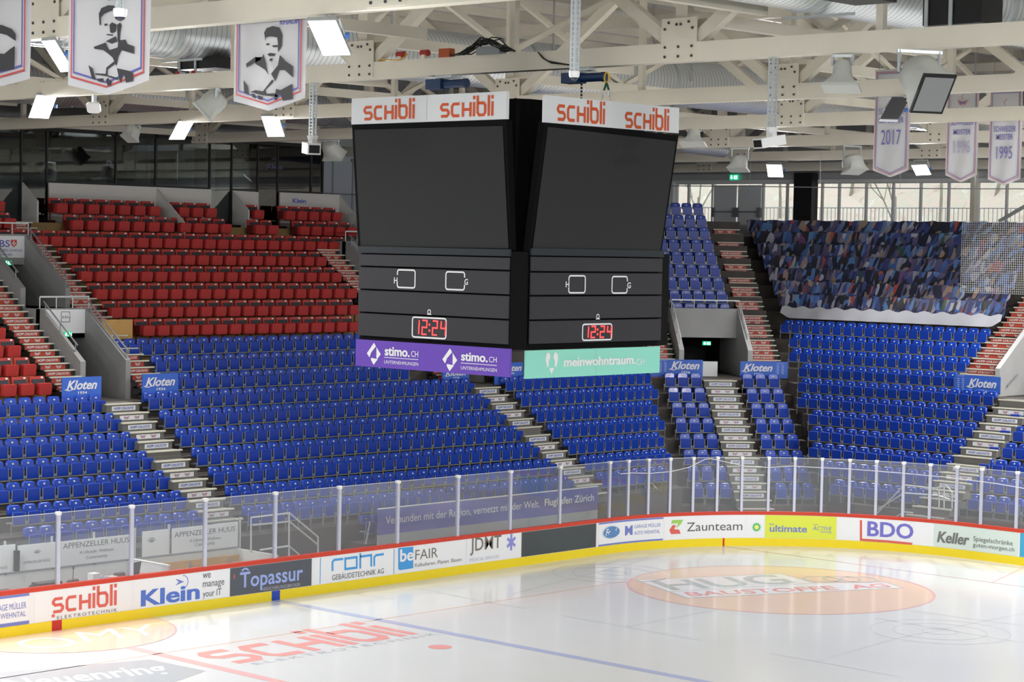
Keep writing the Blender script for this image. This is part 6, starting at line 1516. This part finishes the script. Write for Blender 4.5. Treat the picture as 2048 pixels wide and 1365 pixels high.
# airport banner
YF = 16.45
p, q = at(757, 1018, 1, YF), at(1196, 976, 1, YF); zt_ = (p.z+q.z)/2
ma = bpy.data.materials.new('airport_banner_print'); ma.use_nodes = True; nt = ma.node_tree; bb = nt.nodes['Principled BSDF']; bb.inputs['Roughness'].default_value = .6
tc = nt.nodes.new('ShaderNodeTexCoord'); mp = nt.nodes.new('ShaderNodeMapping'); mp.inputs['Scale'].default_value = (.25, 1, 2.2); nz = nt.nodes.new('ShaderNodeTexNoise'); nz.inputs['Scale'].default_value = 1.2; nz.inputs['Detail'].default_value = 5
rp = nt.nodes.new('ShaderNodeValToRGB'); rp.color_ramp.elements[0].color = (.05, .075, .36, 1); rp.color_ramp.elements[0].position = .35; rp.color_ramp.elements[1].color = (.16, .13, .46, 1); rp.color_ramp.elements[1].position = .65
nt.links.new(tc.outputs['Object'], mp.inputs[0]); nt.links.new(mp.outputs[0], nz.inputs['Vector']); nt.links.new(nz.outputs['Fac'], rp.inputs[0]); nt.links.new(rp.outputs[0], bb.inputs['Base Color'])
b = MB(); b.box(p.x, q.x, YF, YF+.04, 1.21, zt_); o = b.build('airport_banner', ma, label='long blue airport banner with white slogan behind the glass', cat='banner')
b = MB(); b.box(p.x, q.x, YF-.005, YF+.045, .0, 1.21); b.build('lower_panel', mat('grey_lower_panel', (.42, .43, .43), .6), o)
S = Plane((p.x, YF-.006, 1.2), (1, 0, 0), (0, 0, 1)); S.N = Vector((0, -1, 0))
b = MB(); put_text_px(b, S, 'Verbunden mit der Region, vernetzt mit der Welt.', (771, 1054), (1078, 1034), off=.006); b.build('lettering', M_WHITETXT, o); b = MB(); put_text_px(b, S, 'Flughafen Zürich', (1089, 1017.5), (1187, 998.5), bold=.015, off=.006); b.build('lettering', M_WHITETXT, o)
b = MB(); b.box(p.x, q.x, YF-.01, YF+.05, zt_, zt_+.03); b.build('top_edge', M_WHITE, o)
b = MB(); b.bar((p.x-.05, YF+.3, 1.6), (p.x-.45, YF+.3, 0), .04, .04); b.build('banner_strut', M_GALV, o)
# ================================================================== landings with pale railings behind the glass
def rail_px(name, ax, val, polys, label, r_=.028, N=None):
    b = MB()
    for pts in polys:
        b.tube([at(*p_, ax, val) for p_ in pts] if N is None else [atn(*p_, val, N) for p_ in pts], r_, 8)
    return b.build(name, M_RAIL, label=label, cat='railing', group='pale railings behind the rink glass')
rail_px('stair_railing', 1, 16.35, [[(502, 1105), (502, 1036), (579, 1027), (636, 1075), (636, 1112)], [(505, 1051), (579, 1044), (634, 1089)], [(578, 1027), (578, 1118)], [(520, 1101), (578, 1093), (604, 1115)]], 'pale tube railing of a small landing beside the penalty box')
N_ = FC.n; P0 = FC(10, vC(7)-1.6, 0)
rail_px('stair_railing', 0, P0, [[(1197, 1040), (1197, 968), (1208, 959), (1228, 962), (1291, 955), (1330, 995), (1330, 1028)], [(1199, 985), (1208, 974), (1230, 976), (1291, 969), (1328, 1008)], [(1208, 959), (1208, 1038)], [(1229, 962), (1229, 1036)], [(1291, 955), (1291, 1030)]], 'pale tube railing of a landing at the corner entrance', N=N_)
b = MB(); c0 = atn(1200, 1022, P0, N_); c1 = atn(1291, 1012, P0, N_); zf = c1.z-.05
b.hexa([FC(*q) for q in [(c0.dot(FC.t), vC(7)-1.6, 0), (c1.dot(FC.t), vC(7)-1.6, 0), (c1.dot(FC.t), vC(7)-.5, 0), (c0.dot(FC.t), vC(7)-.5, 0)]]+[FC(*q) for q in [(c0.dot(FC.t), vC(7)-1.6, zf), (c1.dot(FC.t), vC(7)-1.6, zf), (c1.dot(FC.t), vC(7)-.5, zf), (c0.dot(FC.t), vC(7)-.5, zf)]]); b.build('landing_platform', M_NOSE, label='beige landing platform inside the corner railing', cat='platform')
XR_ = vE(6)-.6
rail_px('stair_railing', 0, XR_, [[(1745, 1037), (1808, 971), (1870, 978), (1893, 972), (1904, 985), (1904, 1047)], [(1752, 1022), (1808, 987), (1876, 992), (1900, 1000)], [(1808, 971), (1808, 1036)], [(1878, 978), (1878, 1045)], [(1888, 974), (1888, 1046)], [(1786, 1038), (1808, 1025), (1880, 1032), (1904, 1040)]], 'pale tube railing of a landing in front of the end block')
# loose white rope hanging on the glass of the curve
b = MB(); pts = [Board.map(Board.px(x, 1030)[0], GZ+z, .02) for x, z in ((1238, 1.42), (1262, 1.42), (1300, 1.37), (1340, 1.40), (1375, 1.52), (1407, 1.78), (1418, 1.80), (1450, 1.68), (1490, 1.53), (1536, 1.50), (1580, 1.56), (1640, 1.53), (1700, 1.52), (1800, 1.48), (1900, 1.45), (1990, 1.40), (2060, 1.32))]
b.tube(pts, .012, 6); b.build('white_rope', M_WHITE, label='thin white rope strung along the curved rink glass', cat='rope')
